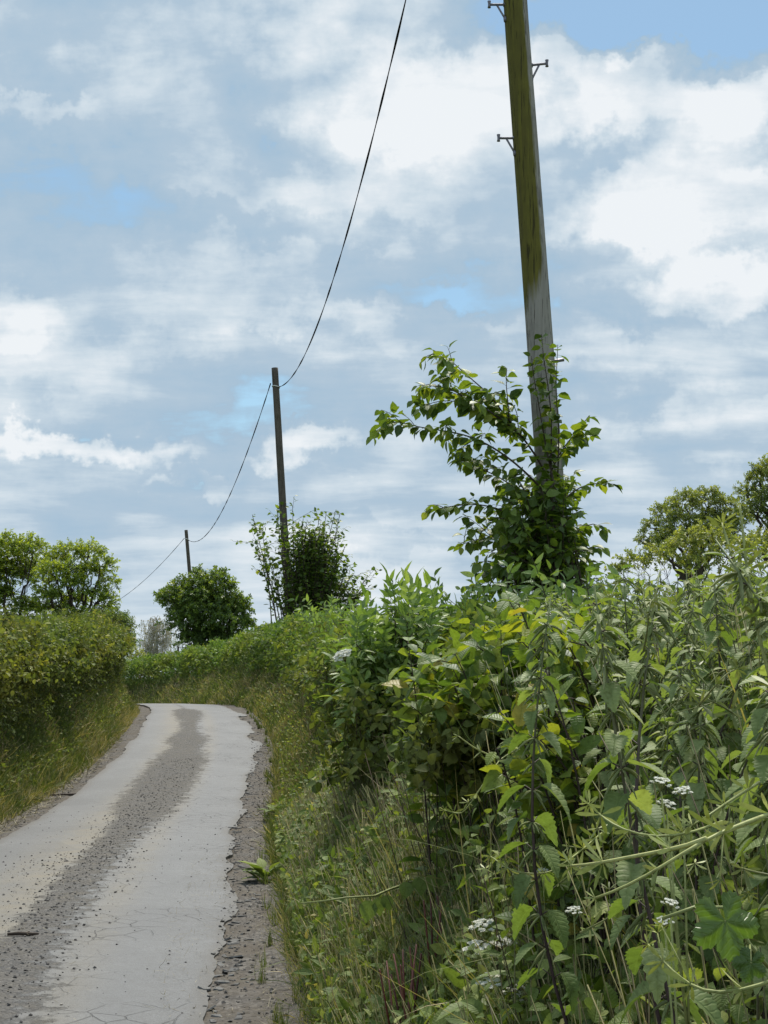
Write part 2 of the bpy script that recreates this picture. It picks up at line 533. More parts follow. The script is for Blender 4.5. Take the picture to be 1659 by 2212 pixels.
SKYTINT = (.86, 1.0, .95)
SKYC = [(.28, .395, .505), (.335, .43, .52), (.465, .54, .60), (.65, .68, .705)]
SKY_BLOBS = [
    # blue gaps
    (1300, 10, 330, 75, -.55), (1640, 40, 200, 90, -.5), (1330, 640, 190, 80, -.19), (1650, 300, 90, 60, -.2), (800, 790, 260, 70, -.09), (380, 860, 200, 70, -.13),
    (250, 120, 330, 130, -.10), (360, 330, 300, 60, -.12), (520, 500, 420, 40, -.15), (1000, 650, 330, 45, -.16), (560, 900, 180, 60, -.12), (80, 880, 160, 40, -.12),
    (1350, 880, 160, 60, -.14), (900, 1130, 300, 25, -.10), (200, 90, 330, 120, -.04), (120, 220, 280, 90, .15), (380, 330, 200, 60, .08), (860, 800, 150, 60, .08), (1320, 650, 140, 50, .07),
    # bright masses
    (820, 120, 330, 160, .30), (1010, 200, 230, 150, .20), (1440, 200, 240, 120, .42), (1210, 110, 130, 90, .25), (1500, 430, 240, 110, .36), (1580, 640, 150, 60, .36), (1330, 330, 200, 40, -.12), (1320, 90, 60, 40, .2), (620, 300, 260, 60, -.10), (1300, 500, 130, 70, .15),
    (180, 950, 190, 42, .42), (640, 985, 120, 40, .34), (20, 700, 110, 55, .2), (350, 650, 420, 90, .16), (1450, 800, 230, 90, .20), (60, 215, 120, 28, .2), (800, 720, 260, 40, .14),
    (1560, 960, 150, 60, .15), (420, 1030, 80, 25, .2),
]
build_world()

# ------------------------------------------------------------------ ground and road
def ground_mat():
    t = NT('soil')
    lx = t.attr('lxy').outputs['Vector']; s = t.n('ShaderNodeSeparateXYZ', ins={0: lx})
    au = t.math('ABSOLUTE', s.outputs[0])
    pos = t.n('ShaderNodeNewGeometry').outputs['Position']
    n1 = t.noise(pos, 2.2, 4); n2 = t.noise(pos, 28, 4, .65)
    vor = t.n('ShaderNodeTexVoronoi', ins={'Vector': pos, 'Scale': 42.0, 'Randomness': 1.0})
    peb = t.ramp(vor.outputs['Color'], [(.0, (.035, .033, .031)), (.5, (.09, .083, .076)), (.85, (.15, .14, .128)), (1, (.24, .225, .21))])
    dirt = t.mix(n2, (.05, .042, .033), (.125, .105, .08))
    verge = t.mix(t.fl(n1, [(.38, .2), (.6, .85)]), dirt, peb)
    soil = t.mix(n2, (.035, .028, .018), (.10, .08, .045))
    soil = t.mix(t.fl(n1, [(.4, 0), (.6, .6)]), soil, (.045, .07, .02))
    c = t.mix(t.fl(t.math('DIVIDE', au, 3.0), [(.56, 0), (.63, 1)]), verge, soil)
    c = t.mix(t.fl(t.math('DIVIDE', au, 20.0), [(.2, 0), (.3, 1)]), c, t.mix(n1, (.05, .085, .02), (.10, .13, .035)))
    h = t.math('ADD', t.math('MULTIPLY', vor.outputs['Distance'], -.6), n2)
    b = t.n('ShaderNodeBump', ins={'Strength': .7, 'Distance': .02, 'Height': h})
    return t.out(t.n('ShaderNodeBsdfPrincipled', ins={'Base Color': c, 'Roughness': .9, 'Specular IOR Level': .2, 'Normal': b}))


def road_mat():
    t = NT('worn_asphalt')
    lx = t.attr('lxy').outputs['Vector']; s = t.n('ShaderNodeSeparateXYZ', ins={0: lx})
    u, v = s.outputs[0], s.outputs[1]
    # transverse streak noise: compressed along v
    st = t.n('ShaderNodeVectorMath', operation='MULTIPLY', ins={0: lx, 1: (2.4, 2.7, 1)}).outputs[0]
    ns = t.noise(st, 2.2, 8, .72)
    nf = t.noise(lx, 75, 5, .8); nm = t.noise(lx, 9, 5, .6); nl = t.noise(lx, .9, 3, .5)
    vor = t.n('ShaderNodeTexVoronoi', ins={'Vector': lx, 'Scale': 55.0})
    # grey surface
    g = t.mix(t.fl(nl, [(.3, 0), (.7, 1)]), (.144, .147, .150), (.188, .191, .194))
    g = t.mix(t.fl(nf, [(.36, .75), (.58, 0)]), g, (.055, .055, .055))
    g = t.mix(t.fl(nm, [(.35, .35), (.65, 0)]), g, (.085, .083, .08))
    # wheel tracks
    def band(c0, w):
        return t.math('POWER', 2.718, t.math('MULTIPLY', t.math('POWER', t.math('ABSOLUTE', t.math('DIVIDE', t.math('SUBTRACT', u, c0), w)), 2.0), -1.0))
    g = t.mix(t.math('MULTIPLY', band(.75, .16), .35), g, (.122, .125, .128))
    g = t.mix(t.math('MULTIPLY', band(-.85, .16), .3), g, (.132, .134, .136))
    # tan silt left of and round the strip
    silt = t.math('MAXIMUM', t.math('MULTIPLY', band(-.25, .30), .9), t.math('MULTIPLY', band(.45, .15), .5))
    silt = t.math('MAXIMUM', silt, t.math('MULTIPLY', t.math('MULTIPLY', band(-.52, .22), .55), t.fl(t.math('DIVIDE', v, 50), [(.28, 1), (.36, 0)])))
    silt = t.math('MULTIPLY', silt, t.fl(t.noise(st, 1.3, 4), [(.3, .45), (.6, 1)]))
    silt = t.math('MULTIPLY', silt, t.fl(t.math('DIVIDE', v, 50), [(0, 1), (.68, 1), (.84, .35)]))
    g = t.mix(silt, g, t.mix(nf, (.13, .112, .08), (.205, .178, .13)))
    # exposed chippings in the middle
    hw = t.math('SUBTRACT', .47, t.math('ABSOLUTE', t.math('SUBTRACT', u, .02)))
    vs = t.fl(t.math('DIVIDE', v, 50), [(0, .85), (.15, .8), (.19, .5), (.31, .55), (.36, .95), (.44, 1), (.50, 1), (.53, .7), (.56, .9), (.60, .45), (.64, .5), (.69, .8), (.73, .75), (.76, .1)])
    lefty = t.fl(t.math('MULTIPLY_ADD', u, .5, .5), [(.28, .0), (.52, 1)])
    lefty = t.math('MAXIMUM', lefty, t.fl(t.math('DIVIDE', v, 50), [(.17, .9), (.2, .28), (.33, .35), (.38, 1)]))
    k = t.math('MULTIPLY_ADD', hw, 1.9, t.math('MULTIPLY_ADD', ns, 1.9, -1.12))
    k = t.math('ADD', k, t.math('MULTIPLY_ADD', nm, .5, -.25))
    k = t.math('ADD', k, t.math('MULTIPLY_ADD', t.math('MULTIPLY', vs, lefty), .95, -.72))
    k = t.math('MULTIPLY', k, t.math('GREATER_THAN', hw, -.25))
    strip = t.fl(k, [(.0, 0), (.24, 1)])
    chip = t.ramp(vor.outputs['Color'], [(0, (.035, .033, .033)), (.45, (.075, .072, .068)), (.8, (.125, .117, .11)), (1, (.25, .235, .21))])
    chip = t.mix(t.fl(ns, [(.4, 0), (.65, .5)]), chip, (.12, .103, .075))
    c = t.mix(strip, g, chip)
    # dust and crumbs creeping in from the broken edges
    ef = t.math('MULTIPLY', t.math('ABSOLUTE', t.math('SUBTRACT', t.attr('rnd').outputs['Fac'], .5)), 2.0)
    em = t.fl(t.math('ADD', t.math('MULTIPLY_ADD', ns, .16, -.08), ef), [(.90, 0), (.985, .9)])
    c = t.mix(em, c, t.mix(nf, (.06, .056, .05), (.14, .132, .12)))
    pv = t.n('ShaderNodeTexVoronoi', ins={'Vector': t.mix(.25, lx, t.n('ShaderNodeTexNoise', ins={'Vector': lx, 'Scale': 2.0, 'Detail': 4.0}).outputs['Color'], 'ADD'), 'Scale': 1.1})
    c = t.mix(t.fl(pv.outputs['Color'], [(.2, .22), (.6, 0)]), c, (.075, .075, .077))
    c = t.mix(t.fl(t.noise(lx, 26, 6, .75), [(.34, .45), (.5, 0)]), c, (.07, .068, .066))
    # cracks
    cv = t.n('ShaderNodeTexVoronoi', feature='DISTANCE_TO_EDGE', ins={'Vector': t.mix(.06, lx, t.n('ShaderNodeTexNoise', ins={'Vector': lx, 'Scale': 5.0, 'Detail': 4.0}).outputs['Color'], 'ADD'), 'Scale': 4.5})
    cm = t.fl(t.noise(lx, .8, 3), [(.5, 0), (.62, 1)])
    cr = t.math('MULTIPLY', t.math('MULTIPLY', t.fl(cv.outputs['Distance'], [(.008, 1), (.022, 0)]), cm), t.fl(t.math('MULTIPLY_ADD', u, .5, .5), [(.6, 0), (.72, 1)]))
    c = t.mix(t.math('MULTIPLY', t.math('MULTIPLY', cr, .7), t.fl(nm, [(.35, .2), (.6, 1)])), c, (.05, .047, .045))
    h = t.math('ADD', t.math('MULTIPLY', strip, t.math('MULTIPLY_ADD', vor.outputs['Distance'], -1.3, -.25)), t.math('MULTIPLY', nf, .35))
    h = t.math('SUBTRACT', h, cr)
    b = t.n('ShaderNodeBump', ins={'Strength': .8, 'Distance': .012, 'Height': h})
    r = t.math('MULTIPLY_ADD', strip, .25, .62)
    return t.out(t.n('ShaderNodeBsdfPrincipled', ins={'Base Color': c, 'Roughness': r, 'Specular IOR Level': .35, 'Normal': b}))


def geo_axis(a, b, step, far, g=1.35):
    core = list(np.arange(a, b, step)); lo = []; hi = []; s = step; x = a
    while x > -far: s *= g; x -= s; lo.append(x)
    s = step; x = core[-1]
    while x < far: s *= g; x += s; hi.append(x)
    return np.array(lo[::-1] + core + hi)


gx = geo_axis(-14, 6, .13, 3000); gy = geo_axis(-5, 66, .28, 3000)
GX, GY = np.meshgrid(gx, gy); xy = np.c_[GX.ravel(), GY.ravel()]
gv, gu = lane_vu(xy); gzv = ground_z(xy)
nx, ny = len(gx), len(gy)
ii = (np.arange(ny - 1)[:, None] * nx + np.arange(nx - 1)[None]).ravel()
gf = np.concatenate([np.stack([ii, ii + 1, ii + nx + 1], 1), np.stack([ii, ii + nx + 1, ii + nx], 1)])
gm = MB().raw(np.c_[xy, gzv], gf, .5, np.c_[np.where(gu < 0, gu * HW / hwl(gv), gu), gv])
tag(gm.build('ground', ground_mat()), kind='structure')


def edge_r(v):
    seg = np.floor(np.asarray(v) * .62 + fb1(np.asarray(v) * .5, 4) * 1.2)
    st = (_hash(seg.astype(np.int64), seg.astype(np.int64) * 0 + 3, seg.astype(np.int64) * 0 + 1, 5) - .5) * .14
    return 1.31 + st + (fb1(v * .8, 12, 4) - .5) * .34 + (fb1(v * 4, 13, 5) - .5) * .10


def edge_l(v):
    return -(hwl(v) - .5) - (fb1(v * .7, 14) - .5) * .22 - (fb1(v * 7, 15) - .5) * .07


def crown(u):
    return .016 + .035 * (1 - np.clip(np.abs(u) / 1.3, 0, 1) ** 2)


rv = np.concatenate([np.arange(-10, 4, .25), np.arange(4, 30, .05), np.arange(30, VMAX - 2, .15)])
fr = np.linspace(0, 1, 13)
el_, er_ = edge_l(rv), edge_r(rv)
U = el_[:, None] + (er_ - el_)[:, None] * fr[None]
Vv = np.repeat(rv[:, None], 13, 1)
XY = lane_pos(Vv.ravel(), U.ravel())
Z = zroad(Vv.ravel()) + crown(U.ravel()) + (fbm(np.c_[XY * .8, XY[:, 0] * 0], 31, 2) - .5) * .03
top = np.c_[XY, Z]
nr = len(rv)
i0 = (np.arange(nr - 1)[:, None] * 13 + np.arange(12)[None]).ravel()
rf = np.concatenate([np.stack([i0, i0 + 1, i0 + 14], 1), np.stack([i0, i0 + 14, i0 + 13], 1)])
rm = MB().raw(top, rf, np.tile(fr, len(rv)), np.c_[U.ravel(), Vv.ravel()])
for col_, sgn in ((0, -1), (12, 1)):                     # broken side faces of the asphalt
    a = top.reshape(nr, 13, 3)[:, col_]; b = a.copy(); b[:, 2] -= .08
    uu = U[:, col_]
    j = np.arange(nr - 1)
    fc = np.concatenate([np.stack([j, j + 1, j + 1 + nr], 1), np.stack([j, j + 1 + nr, j + nr], 1)])
    rm.raw(np.vstack([a, b]), fc, .5, np.r_[np.c_[uu, rv], np.c_[uu, rv]])
tag(rm.build('road', road_mat(), smooth=False), kind='structure')

def surf_z(v, u):
    on = (u > edge_l(v)) & (u < edge_r(v))
    XYq = lane_pos(v, u)
    zr = zroad(v) + crown(u) + (fbm(np.c_[XYq * .8, XYq[:, 0] * 0], 31, 2) - .5) * .03
    return XYq, np.where(on, zr, ground_z(XYq)), on
# ------------------------------------------------------------------ materials of the vegetation
M_GRASS = leafmat('grass', [(0, (.034, .056, .014)), (.35, (.064, .09, .022)), (.55, (.092, .108, .036)), (.7, (.14, .125, .062)), (.88, (.20, .172, .10)), (1, (.27, .235, .15))], .25, .6, .15, gain=1.7)
M_STALK = leafmat('cut_stalks', [(0, (.035, .026, .018)), (.4, (.06, .07, .025)), (.75, (.10, .105, .04)), (1, (.16, .145, .07))], .05, .6, .25)
M_NETTLE = leafmat('nettle_leaf', [(0, (.045, .075, .025)), (.5, (.078, .115, .04)), (.8, (.12, .155, .07)), (1, (.175, .2, .10))], .30, .55, .16, .4, tcol=(1.5, 1.7, .5))
M_NSTEM = leafmat('nettle_stem', [(0, (.020, .010, .016)), (.5, (.035, .025, .022)), (1, (.10, .13, .05))], 0, .55, .3)
M_NFLOW = leafmat('nettle_flower', [(0, (.11, .13, .07)), (1, (.19, .19, .12))], .2, .7, .1)
M_DOG = leafmat('dogwood_leaf', [(0, (.035, .07, .022)), (.45, (.066, .11, .024)), (.75, (.12, .16, .024)), (.93, (.18, .195, .022)), (1, (.17, .15, .03))], .36, .48, .22, .5, tcol=(1.55, 1.6, .4))
M_ELDER = leafmat('elder_leaf', [(0, (.035, .07, .016)), (.5, (.068, .115, .028)), (1, (.13, .18, .055))], .32, .42, .35, .6, gain=2.1)
M_HEDGE_L = leafmat('hedge_leaf_olive', [(0, (.035, .052, .018)), (.4, (.062, .092, .025)), (.8, (.10, .135, .035)), (1, (.14, .165, .045))], .28, .62, .1, patch=(.8, (1.15, .92, .85)), gain=1.72)
M_HEDGE_R = leafmat('hedge_leaf_green', [(0, (.03, .065, .018)), (.5, (.06, .11, .028)), (1, (.12, .17, .05))], .28, .58, .14, patch=(.6, (1.15, .95, .8)), gain=1.78)
M_SHRUB = leafmat('shrub_leaf', [(0, (.022, .045, .012)), (.5, (.045, .08, .014)), (.85, (.08, .12, .016)), (1, (.12, .15, .02))], .38, .45, .35, .5, tcol=(1.5, 1.5, .4), gain=2.05)
M_OAK = leafmat('oak_leaf', [(0, (.035, .06, .012)), (.5, (.082, .128, .018)), (1, (.15, .195, .026))], .42, .5, .3, tcol=(1.6, 1.5, .4), gain=2.1)
M_OAK_PALE = leafmat('oak_leaf_pale', [(0, (.05, .075, .025)), (.5, (.09, .12, .03)), (1, (.16, .18, .045))], .34, .5, .3, tcol=(1.5, 1.5, .5), gain=2.05)
M_BIRCH = leafmat('birch_leaf', [(0, (.09, .085, .05)), (.6, (.16, .15, .08)), (1, (.25, .2, .13))], .3, .6, .2, twig=(.13, .10, .09))
M_WEED = leafmat('weed_leaf', [(0, (.045, .075, .02)), (.5, (.085, .125, .03)), (.85, (.15, .18, .05)), (1, (.24, .2, .1))], .3, .55, .18, .3)
M_CLEAV = leafmat('cleavers', [(0, (.055, .078, .022)), (.6, (.095, .115, .04)), (1, (.15, .165, .065))], .2, .5, .3)
M_CLEAV_PALE = leafmat('cleavers_pale', [(0, (.09, .12, .03)), (.6, (.16, .19, .065)), (1, (.25, .27, .11))], .15, .5, .25)
M_HOP = leafmat('hop_leaf', [(0, (.034, .066, .014)), (1, (.055, .095, .018))], .36, .4, .4, .9, tcol=(1.3, 1.5, .4))
M_RED = leafmat('dock_stem', [(0, (.035, .009, .009)), (1, (.075, .022, .016))], .0, .55, .3)
M_STEM = leafmat('green_stem', [(0, (.07, .09, .025)), (1, (.15, .18, .06))], .0, .5, .3)
M_WHITE = leafmat('umbel_white', [(0, (.60, .61, .52)), (1, (.74, .75, .68))], .35, .6, .2, tcol=(1, 1, .9), gain=1.05)
M_BARK = plainmat('bark', (.055, .042, .032), .85, .2, .5, 9., bump=.6)
M_TWIG = plainmat('twig_bark', (.06, .045, .035), .8, .2, .4, 30.)
M_BBARK = plainmat('birch_bark', (.45, .43, .40), .7, .2, .45, 3.)
M_CABLE = plainmat('cable_sheath', (.012, .011, .016), .8, .08, .2, 5.)
M_TIE = plainmat('white_tie', (.6, .6, .58), .6, .3, .1, 5.)
M_STEEL = plainmat('galvanised_steel', (.16, .15, .17), .55, .4, .3, 40., .6)


def pole_mat(name, moss):
    t = NT(name)
    oc = t.n('ShaderNodeTexCoord').outputs['Object']
    nrm = t.n('ShaderNodeNewGeometry').outputs['Normal']
    def st(k, s): return t.noise(t.n('ShaderNodeVectorMath', operation='MULTIPLY', ins={0: oc, 1: k}).outputs[0], s, 5, .6)
    n1 = st((14, 14, .55), 1.6); n2 = st((30, 30, 1.0), 2.2); n3 = st((1, 1, 1), 3.0); n4 = st((1, 1, .6), 9.)
    if moss:
        c = t.mix(n1, (.15, .135, .118), (.34, .315, .285))
        c = t.mix(t.fl(n3, [(.5, 0), (.66, .6)]), c, (.12, .105, .095))
        s = t.n('ShaderNodeSeparateXYZ', ins={0: oc}); q = t.n('ShaderNodeSeparateXYZ', ins={0: nrm})
        # moss: on the lane side and the left, above the lower shaft, ragged edge
        e1 = t.math('ADD', t.math('MULTIPLY_ADD', q.outputs[0], -1.0, .60), t.math('MULTIPLY_ADD', n2, .5, -.25))
        e2 = t.math('ADD', t.math('SUBTRACT', s.outputs[2], moss), t.math('ADD', t.math('MULTIPLY_ADD', n1, .7, -.35), t.math('MULTIPLY', q.outputs[0], -.22)))
        mk = t.math('MULTIPLY', t.fl(e1, [(0, 0), (.14, 1)]), t.fl(e2, [(0, 0), (.2, 1)]))
        mc = t.mix(n4, (.072, .064, .015), (.15, .135, .024))
        mc = t.mix(t.fl(n1, [(.4, .5), (.6, 0)]), mc, (.065, .053, .018))
        c = t.mix(mk, c, mc)
    else:
        c = t.mix(n1, (.045, .036, .03), (.135, .115, .095))
        c = t.mix(t.fl(n3, [(.5, 0), (.66, .5)]), c, (.05, .045, .03))
    crk = t.fl(n2, [(.36, 1), (.41, 0)])
    c = t.mix(t.math('MULTIPLY', crk, .7), c, (.018, .014, .011))
    b = t.n('ShaderNodeBump', ins={'Strength': .7, 'Distance': .012, 'Height': t.math('SUBTRACT', n1, crk)})
    return t.out(t.n('ShaderNodeBsdfPrincipled', ins={'Base Color': c, 'Roughness': .85, 'Specular IOR Level': .2, 'Normal': b}))


# ------------------------------------------------------------------ poles
def pole(px_top, px_bot, Y, dia_t, dia_b, z_top, label, moss, group='timber telegraph poles along the lane'):
    a = D(*px_top, Y); b = D(*px_bot, Y)
    ax = (a - b) / (a[2] - b[2])
    zb = gz1(b[0] + ax[0] * (1.3 - b[2]), Y) - .1
    base = b + ax * (zb - b[2])
    root = empty('telegraph_pole', base, label, 'pole', group)
    n = 60; z = np.linspace(0, z_top - zb, n)
    pts = base + ax[None] * z[:, None]
    wob = np.c_[fb1(z * .5, 41) - .5, fb1(z * .5, 42) - .5, z * 0] * .02
    rad = np.interp(z, [0, z_top - zb], [dia_b / 2, dia_t / 2]) * (1 + (fb1(z * 1.5, 43) - .5) * .03)
    o = MB().tube(pts + wob, rad, 28).build('shaft', pole_mat('weathered_timber', (moss - zb) if moss else 0), root, loc=base)
    return root, base, ax


Y1 = 14.0
zmoss = D(1150, 640, Y1)[2]
pole1, pb1, ax1 = pole((1113, 0), (1186, 1010), Y1, .225, .285, 13.4, 'tall near timber pole with climbing steps, green algae stain over a bare grey foot', zmoss)
Y2 = 46.0
pole2, pb2, ax2 = pole((593.5, 795), (623, 1300), Y2, .215, .27, D(593, 795, Y2)[2], 'brown timber pole rising out of the leggy shrub, white tie near its top', 0)
Y3 = 91.5
pole3, pb3, ax3 = pole((402, 1145), (411, 1255), Y3, .215, .27, D(402, 1145, Y3)[2], 'short dark timber pole poking out of the round bush at the bend', 0)


def step(root, base, ax, dy, side, ln=.15, flat=False):
    z = D(1150, dy, Y1)[2]
    c = base + ax * (z - base[2]); r = .125
    s = np.array([side, 0, 0.]); up = np.array([0, 0, 1.]); y = np.array([0, -.02, 0])
    p0 = c + s * (r - .03) + y; p1 = c + s * (r + ln) + y + up * (.02 if side > 0 else .0)
    m = MB()
    if flat:
        m.tube(np.array([p0, p0 * .5 + p1 * .5, p1]), .018, 4).build('step', M_STEEL, root, loc=base); return
    m.tube(np.linspace(p0, p1, 5), .0135, 8)
    m.tube(np.array([p1 + up * .038, p1 + up * .01, p1 - up * .012, p1 - up * .034]), [.019, .013, .013, .018], 8)
    m.tube(np.array([p0 + s * .02 + up * .0, p0 + s * .035]), .024, 8)
    o = m.build('step', M_STEEL, root, loc=base)
    q0 = p0 * .45 + p1 * .55 - up * .008; q1 = c + s * (r - .012) + y - up * .165 + np.array([0, -.02, 0])
    m = MB().tube(np.linspace(q0, q1, 4), .0105, 8)
    m.tube(np.array([q1 + up * .02 + s * .002, q1 - up * .03 - s * .004]), .019, 8)
    b = m.build('brace', M_STEEL, o, loc=base)


step(pole1, pb1, ax1, 12, -1); step(pole1, pb1, ax1, 143, 1); step(pole1, pb1, ax1, 300, -1); step(pole1, pb1, ax1, 782, 1, .10, True)
step(pole1, pb1, ax1, -130, 1)
zt = D(595, 836, Y2)[2]; cc = pb2 + ax2 * (zt - pb2[2])
th = np.linspace(0, 2 * PI, 25)
MB().tube(np.c_[cc[0] + .122 * np.cos(th), cc[1] + .122 * np.sin(th), cc[2] + .03 * np.cos(th + 2.6)], .016, 6).build('cable_tie', M_TIE, pole2, loc=pb2)
zt3 = D(403, 1165, Y3)[2]; c3 = pb3 + ax3 * (zt3 - pb3[2])
MB().tube(np.c_[c3[0] + .125 * np.cos(th), c3[1] + .125 * np.sin(th), c3[2] + .04 * np.cos(th + 2.6)], .02, 6).build('cable_tie', M_TIE, pole3, loc=pb3)


def cable(A, B, sag, label, w=.021, th_=.0075, twist=1.6, n=420):
    t = np.linspace(0, 1, n)[:, None]; q = A + (B - A) * t; q[:, 2] -= 4 * sag * (t * (1 - t))[:, 0]
    tg = nrmz(np.gradient(q, axis=0)); a = nrmz(np.cross(tg, [0, 0, 1.])); b = np.cross(tg, a)
    s = np.linalg.norm(B - A) * t[:, 0]
    ph = s * twist + 1.2 * np.sin(s * .31) + .8 * np.sin(s * .77)
    k = 8; th = np.linspace(0, 2 * PI, k, endpoint=False)
    cx = w * np.cos(th)[None]; cy = th_ * np.sin(th)[None]
    X = cx * np.cos(ph)[:, None] - cy * np.sin(ph)[:, None]; Yq = cx * np.sin(ph)[:, None] + cy * np.cos(ph)[:, None]
    V = q[:, None] + X[..., None] * a[:, None] + Yq[..., None] * b[:, None]
    i = np.arange(n - 1)[:, None] * k; j = np.arange(k)[None]; j2 = (j + 1) % k
    Fc = np.concatenate([np.stack([i + j, i + j2, i + k + j2], -1).reshape(-1, 3), np.stack([i + j, i + k + j2, i + k + j], -1).reshape(-1, 3)])
    o = MB().raw(V.reshape(-1, 3), Fc).build('overhead_cable', M_CABLE)
    tag(o, label, 'cable', 'cables strung between the poles')


A2 = P(593 * SC, 836 * SC, Y2 - .12); A3 = P(402 * SC, 1166 * SC, Y3 - .12)
cable(A2 + np.array([.1, 0, 0]), np.array([1.07, 15.2, 13.25]), 2.07, 'long black twisted cable sweeping up from the mid pole to the top of the picture', .018, .009, 1.3)
cable(A2 + np.array([-.13, 0, .12]), A3 + np.array([.12, 0, 0]), 1.75, 'black cable dipping from the mid pole down to the short far pole', .020, .011, 1.2)
cable(A3 + np.array([-.12, 0, .1]), np.array([-32.96, 145.7, 8.75]), 1.92, 'thin far cable running from the short pole towards the left oaks', .018, .013, .8)


# ------------------------------------------------------------------ grass, stalks, clippings, gravel
def bank_points(n, v0, v1, s0, s1, side, r, pw=1.0):
    v = v0 + (v1 - v0) * r.random(n) ** pw; s = s0 + (s1 - s0) * r.random(n)
    xy = lane_pos(v, side * ((HW if side > 0 else hwl(v)) + s)); z = ground_z(xy)
    return v, s, np.c_[xy, z]


def grass_patch(mb, n, v0, v1, s0, s1, side, hmin, hmax, wid, seed, tpls=BLADES, tan=.5, pw=1., lean=.55):
    r = np.random.default_rng(seed)
    v, s, p = bank_points(n, v0, v1, s0, s1, side, r, pw)
    nr_ = lane_normal(v); out = -side * np.c_[nr_, np.zeros(n)]
    yd = np.array([0, 0, 1.]) + out * (lean * r.uniform(.0, 1.2, n))[:, None] + r.normal(size=(n, 3)) * .38
    pn = fbm(np.c_[p[:, :2] * 1.3, p[:, 2] * 1.3], seed + 5, 3)
    dry = np.clip((pn - .5) * 2.6 + tan, 0, 1)
    rnd = np.clip(np.where(r.random(n) < dry, r.uniform(.5, 1, n), r.uniform(0, .55, n)), 0, 1)
    h = hmin + (hmax - hmin) * r.random(n) ** 1.5
    k = r.integers(0, len(tpls), n)
    for i, t in enumerate(tpls):
        q = k == i
        sc3 = np.c_[np.full(q.sum(), 1.) * wid * r.uniform(.6, 1.3, q.sum()), h[q], h[q]]
        mb.inst(t, p[q] - [0, 0, .01], yd[q], -out[q] + r.normal(size=(q.sum(), 3)) * .6, sc3, rnd[q])


g1 = MB()
grass_patch(g1, 38000, 3.5, 13, -.02, 1.35, 1, .04, .2, .006, 101, tan=.52, lean=.5)
grass_patch(g1, 3500, 3.5, 9, .05, .6, 1, .18, .42, .007, 102, tan=.25)
grass_patch(g1, 12000, 8.5, 16, .0, .42, 1, .08, .26, .008, 103, tan=.12, lean=.3)
grass_patch(g1, 34000, 13, 30, -.05, 1.5, 1, .08, .32, .014, 104, BLADES_LO, tan=.36)
grass_patch(g1, 34000, 30, 72, -.05, 1.4, 1, .1, .36, .028, 105, BLADES_LO, tan=.4)
tag(g1.build('bank_grass', M_GRASS), 'rough mown grass and dry stems covering the right bank', 'grass', None, 'stuff')
g2 = MB()
grass_patch(g2, 62000, 14, 44, -.05, 1.25, -1, .1, .34, .016, 111, BLADES_LO, tan=.5, lean=.8)
grass_patch(g2, 9000, 14, 30, -.08, .3, -1, .15, .42, .014, 112, BLADES, tan=.3)
grass_patch(g2, 9000, 14, 40, -.2, .15, -1, .05, .2, .014, 113, BLADES, tan=.8)
tag(g2.build('bank_grass', M_GRASS), 'rough green and brown grass covering the steep left bank', 'grass', None, 'stuff')

# stubble of cut stems on the right bank
r = np.random.default_rng(120); g3 = MB(); n = 7500
v, s, p = bank_points(n, 3.2, 15, .12, 1.25, 1, r)
nr_ = lane_normal(v); out = -np.c_[nr_, np.zeros(n)]
yd = np.array([0, 0, 1.]) + out * r.uniform(-.1, .45, n)[:, None] + r.normal(size=(n, 3)) * .16
h = r.uniform(.08, .34, n); w = r.uniform(.003, .0075, n)
g3.inst(STALK, p - [0, 0, .02], yd, out, np.c_[w, h, w], r.beta(1.6, 1.4, n))
tag(g3.build('stem_stubble', M_STALK), 'stubble of cut woody stems standing on the right bank', 'stubble', None, 'stuff')

# small leaves of the mown bank
r = np.random.default_rng(121); g4 = MB(); n = 16000
v, s, p = bank_points(n, 3.2, 16, .02, 1.35, 1, r)
p[:, 2] += r.uniform(.02, .24, n)
g4.inst(LEAF4, p[::2], rdir(n)[::2] + [0, 0, .1], rdir(n)[::2] + [0, 0, 1.2], r.uniform(.02, .05, n)[::2], r.random(n)[::2])
g4.inst(LEAF_OVAL, p[1::2], rdir(n)[1::2] + [0, 0, -.1], rdir(n)[1::2] + [-.5, -.4, 1.], r.uniform(.025, .07, n)[1::2] , r.random(n)[1::2])
n = 9000
v, s, p = bank_points(n, 3.2, 14, .05, 1.35, 1, r, 1.1); pn = fbm(np.c_[p[:, :2] * 2.2, p[:, 2] * 0], 909, 3); ok = pn > .45; p = p[ok]; n = len(p); p[:, 2] += r.uniform(.03, .2, n) + np.clip(pn[ok] - .5, 0, .3) * .6
g4.inst(LEAF_OVAL, p[::2], (rdir(n) + [-.3, -.3, 0])[::2], (rdir(n) * .6 + [-.4, -.4, 1.])[::2], r.uniform(.035, .085, n)[::2], r.beta(1.6, 2.4, n)[::2])
g4.inst(LEAF_NARROW, p[1::2], (rdir(n) + [-.3, -.3, .3])[1::2], (rdir(n) * .6 + [-.4, -.4, 1.])[1::2], r.uniform(.05, .13, n)[1::2], r.beta(1.6, 2.4, n)[1::2])
n = 12000
v, s, p = bank_points(n, 15, 60, .02, 1.4, 1, r); p[:, 2] += r.uniform(.03, .3, n)
g4.inst(LEAF4, p, rdir(n), rdir(n) + [0, 0, 1.], r.uniform(.03, .07, n), r.random(n))
tag(g4.build('ground_cover', M_WEED), 'small leaves of low weeds among the mown stems of the right bank', 'ground cover', None, 'stuff')
r = np.random.default_rng(122); g4 = MB(); n = 16000
v, s, p = bank_points(n, 14, 44, .05, 1.2, -1, r); p[:, 2] += r.uniform(.03, .3, n)
g4.inst(LEAF4, p, rdir(n) + [0, 0, -.2], rdir(n) + [.6, 0, .8], r.uniform(.03, .08, n), r.random(n))
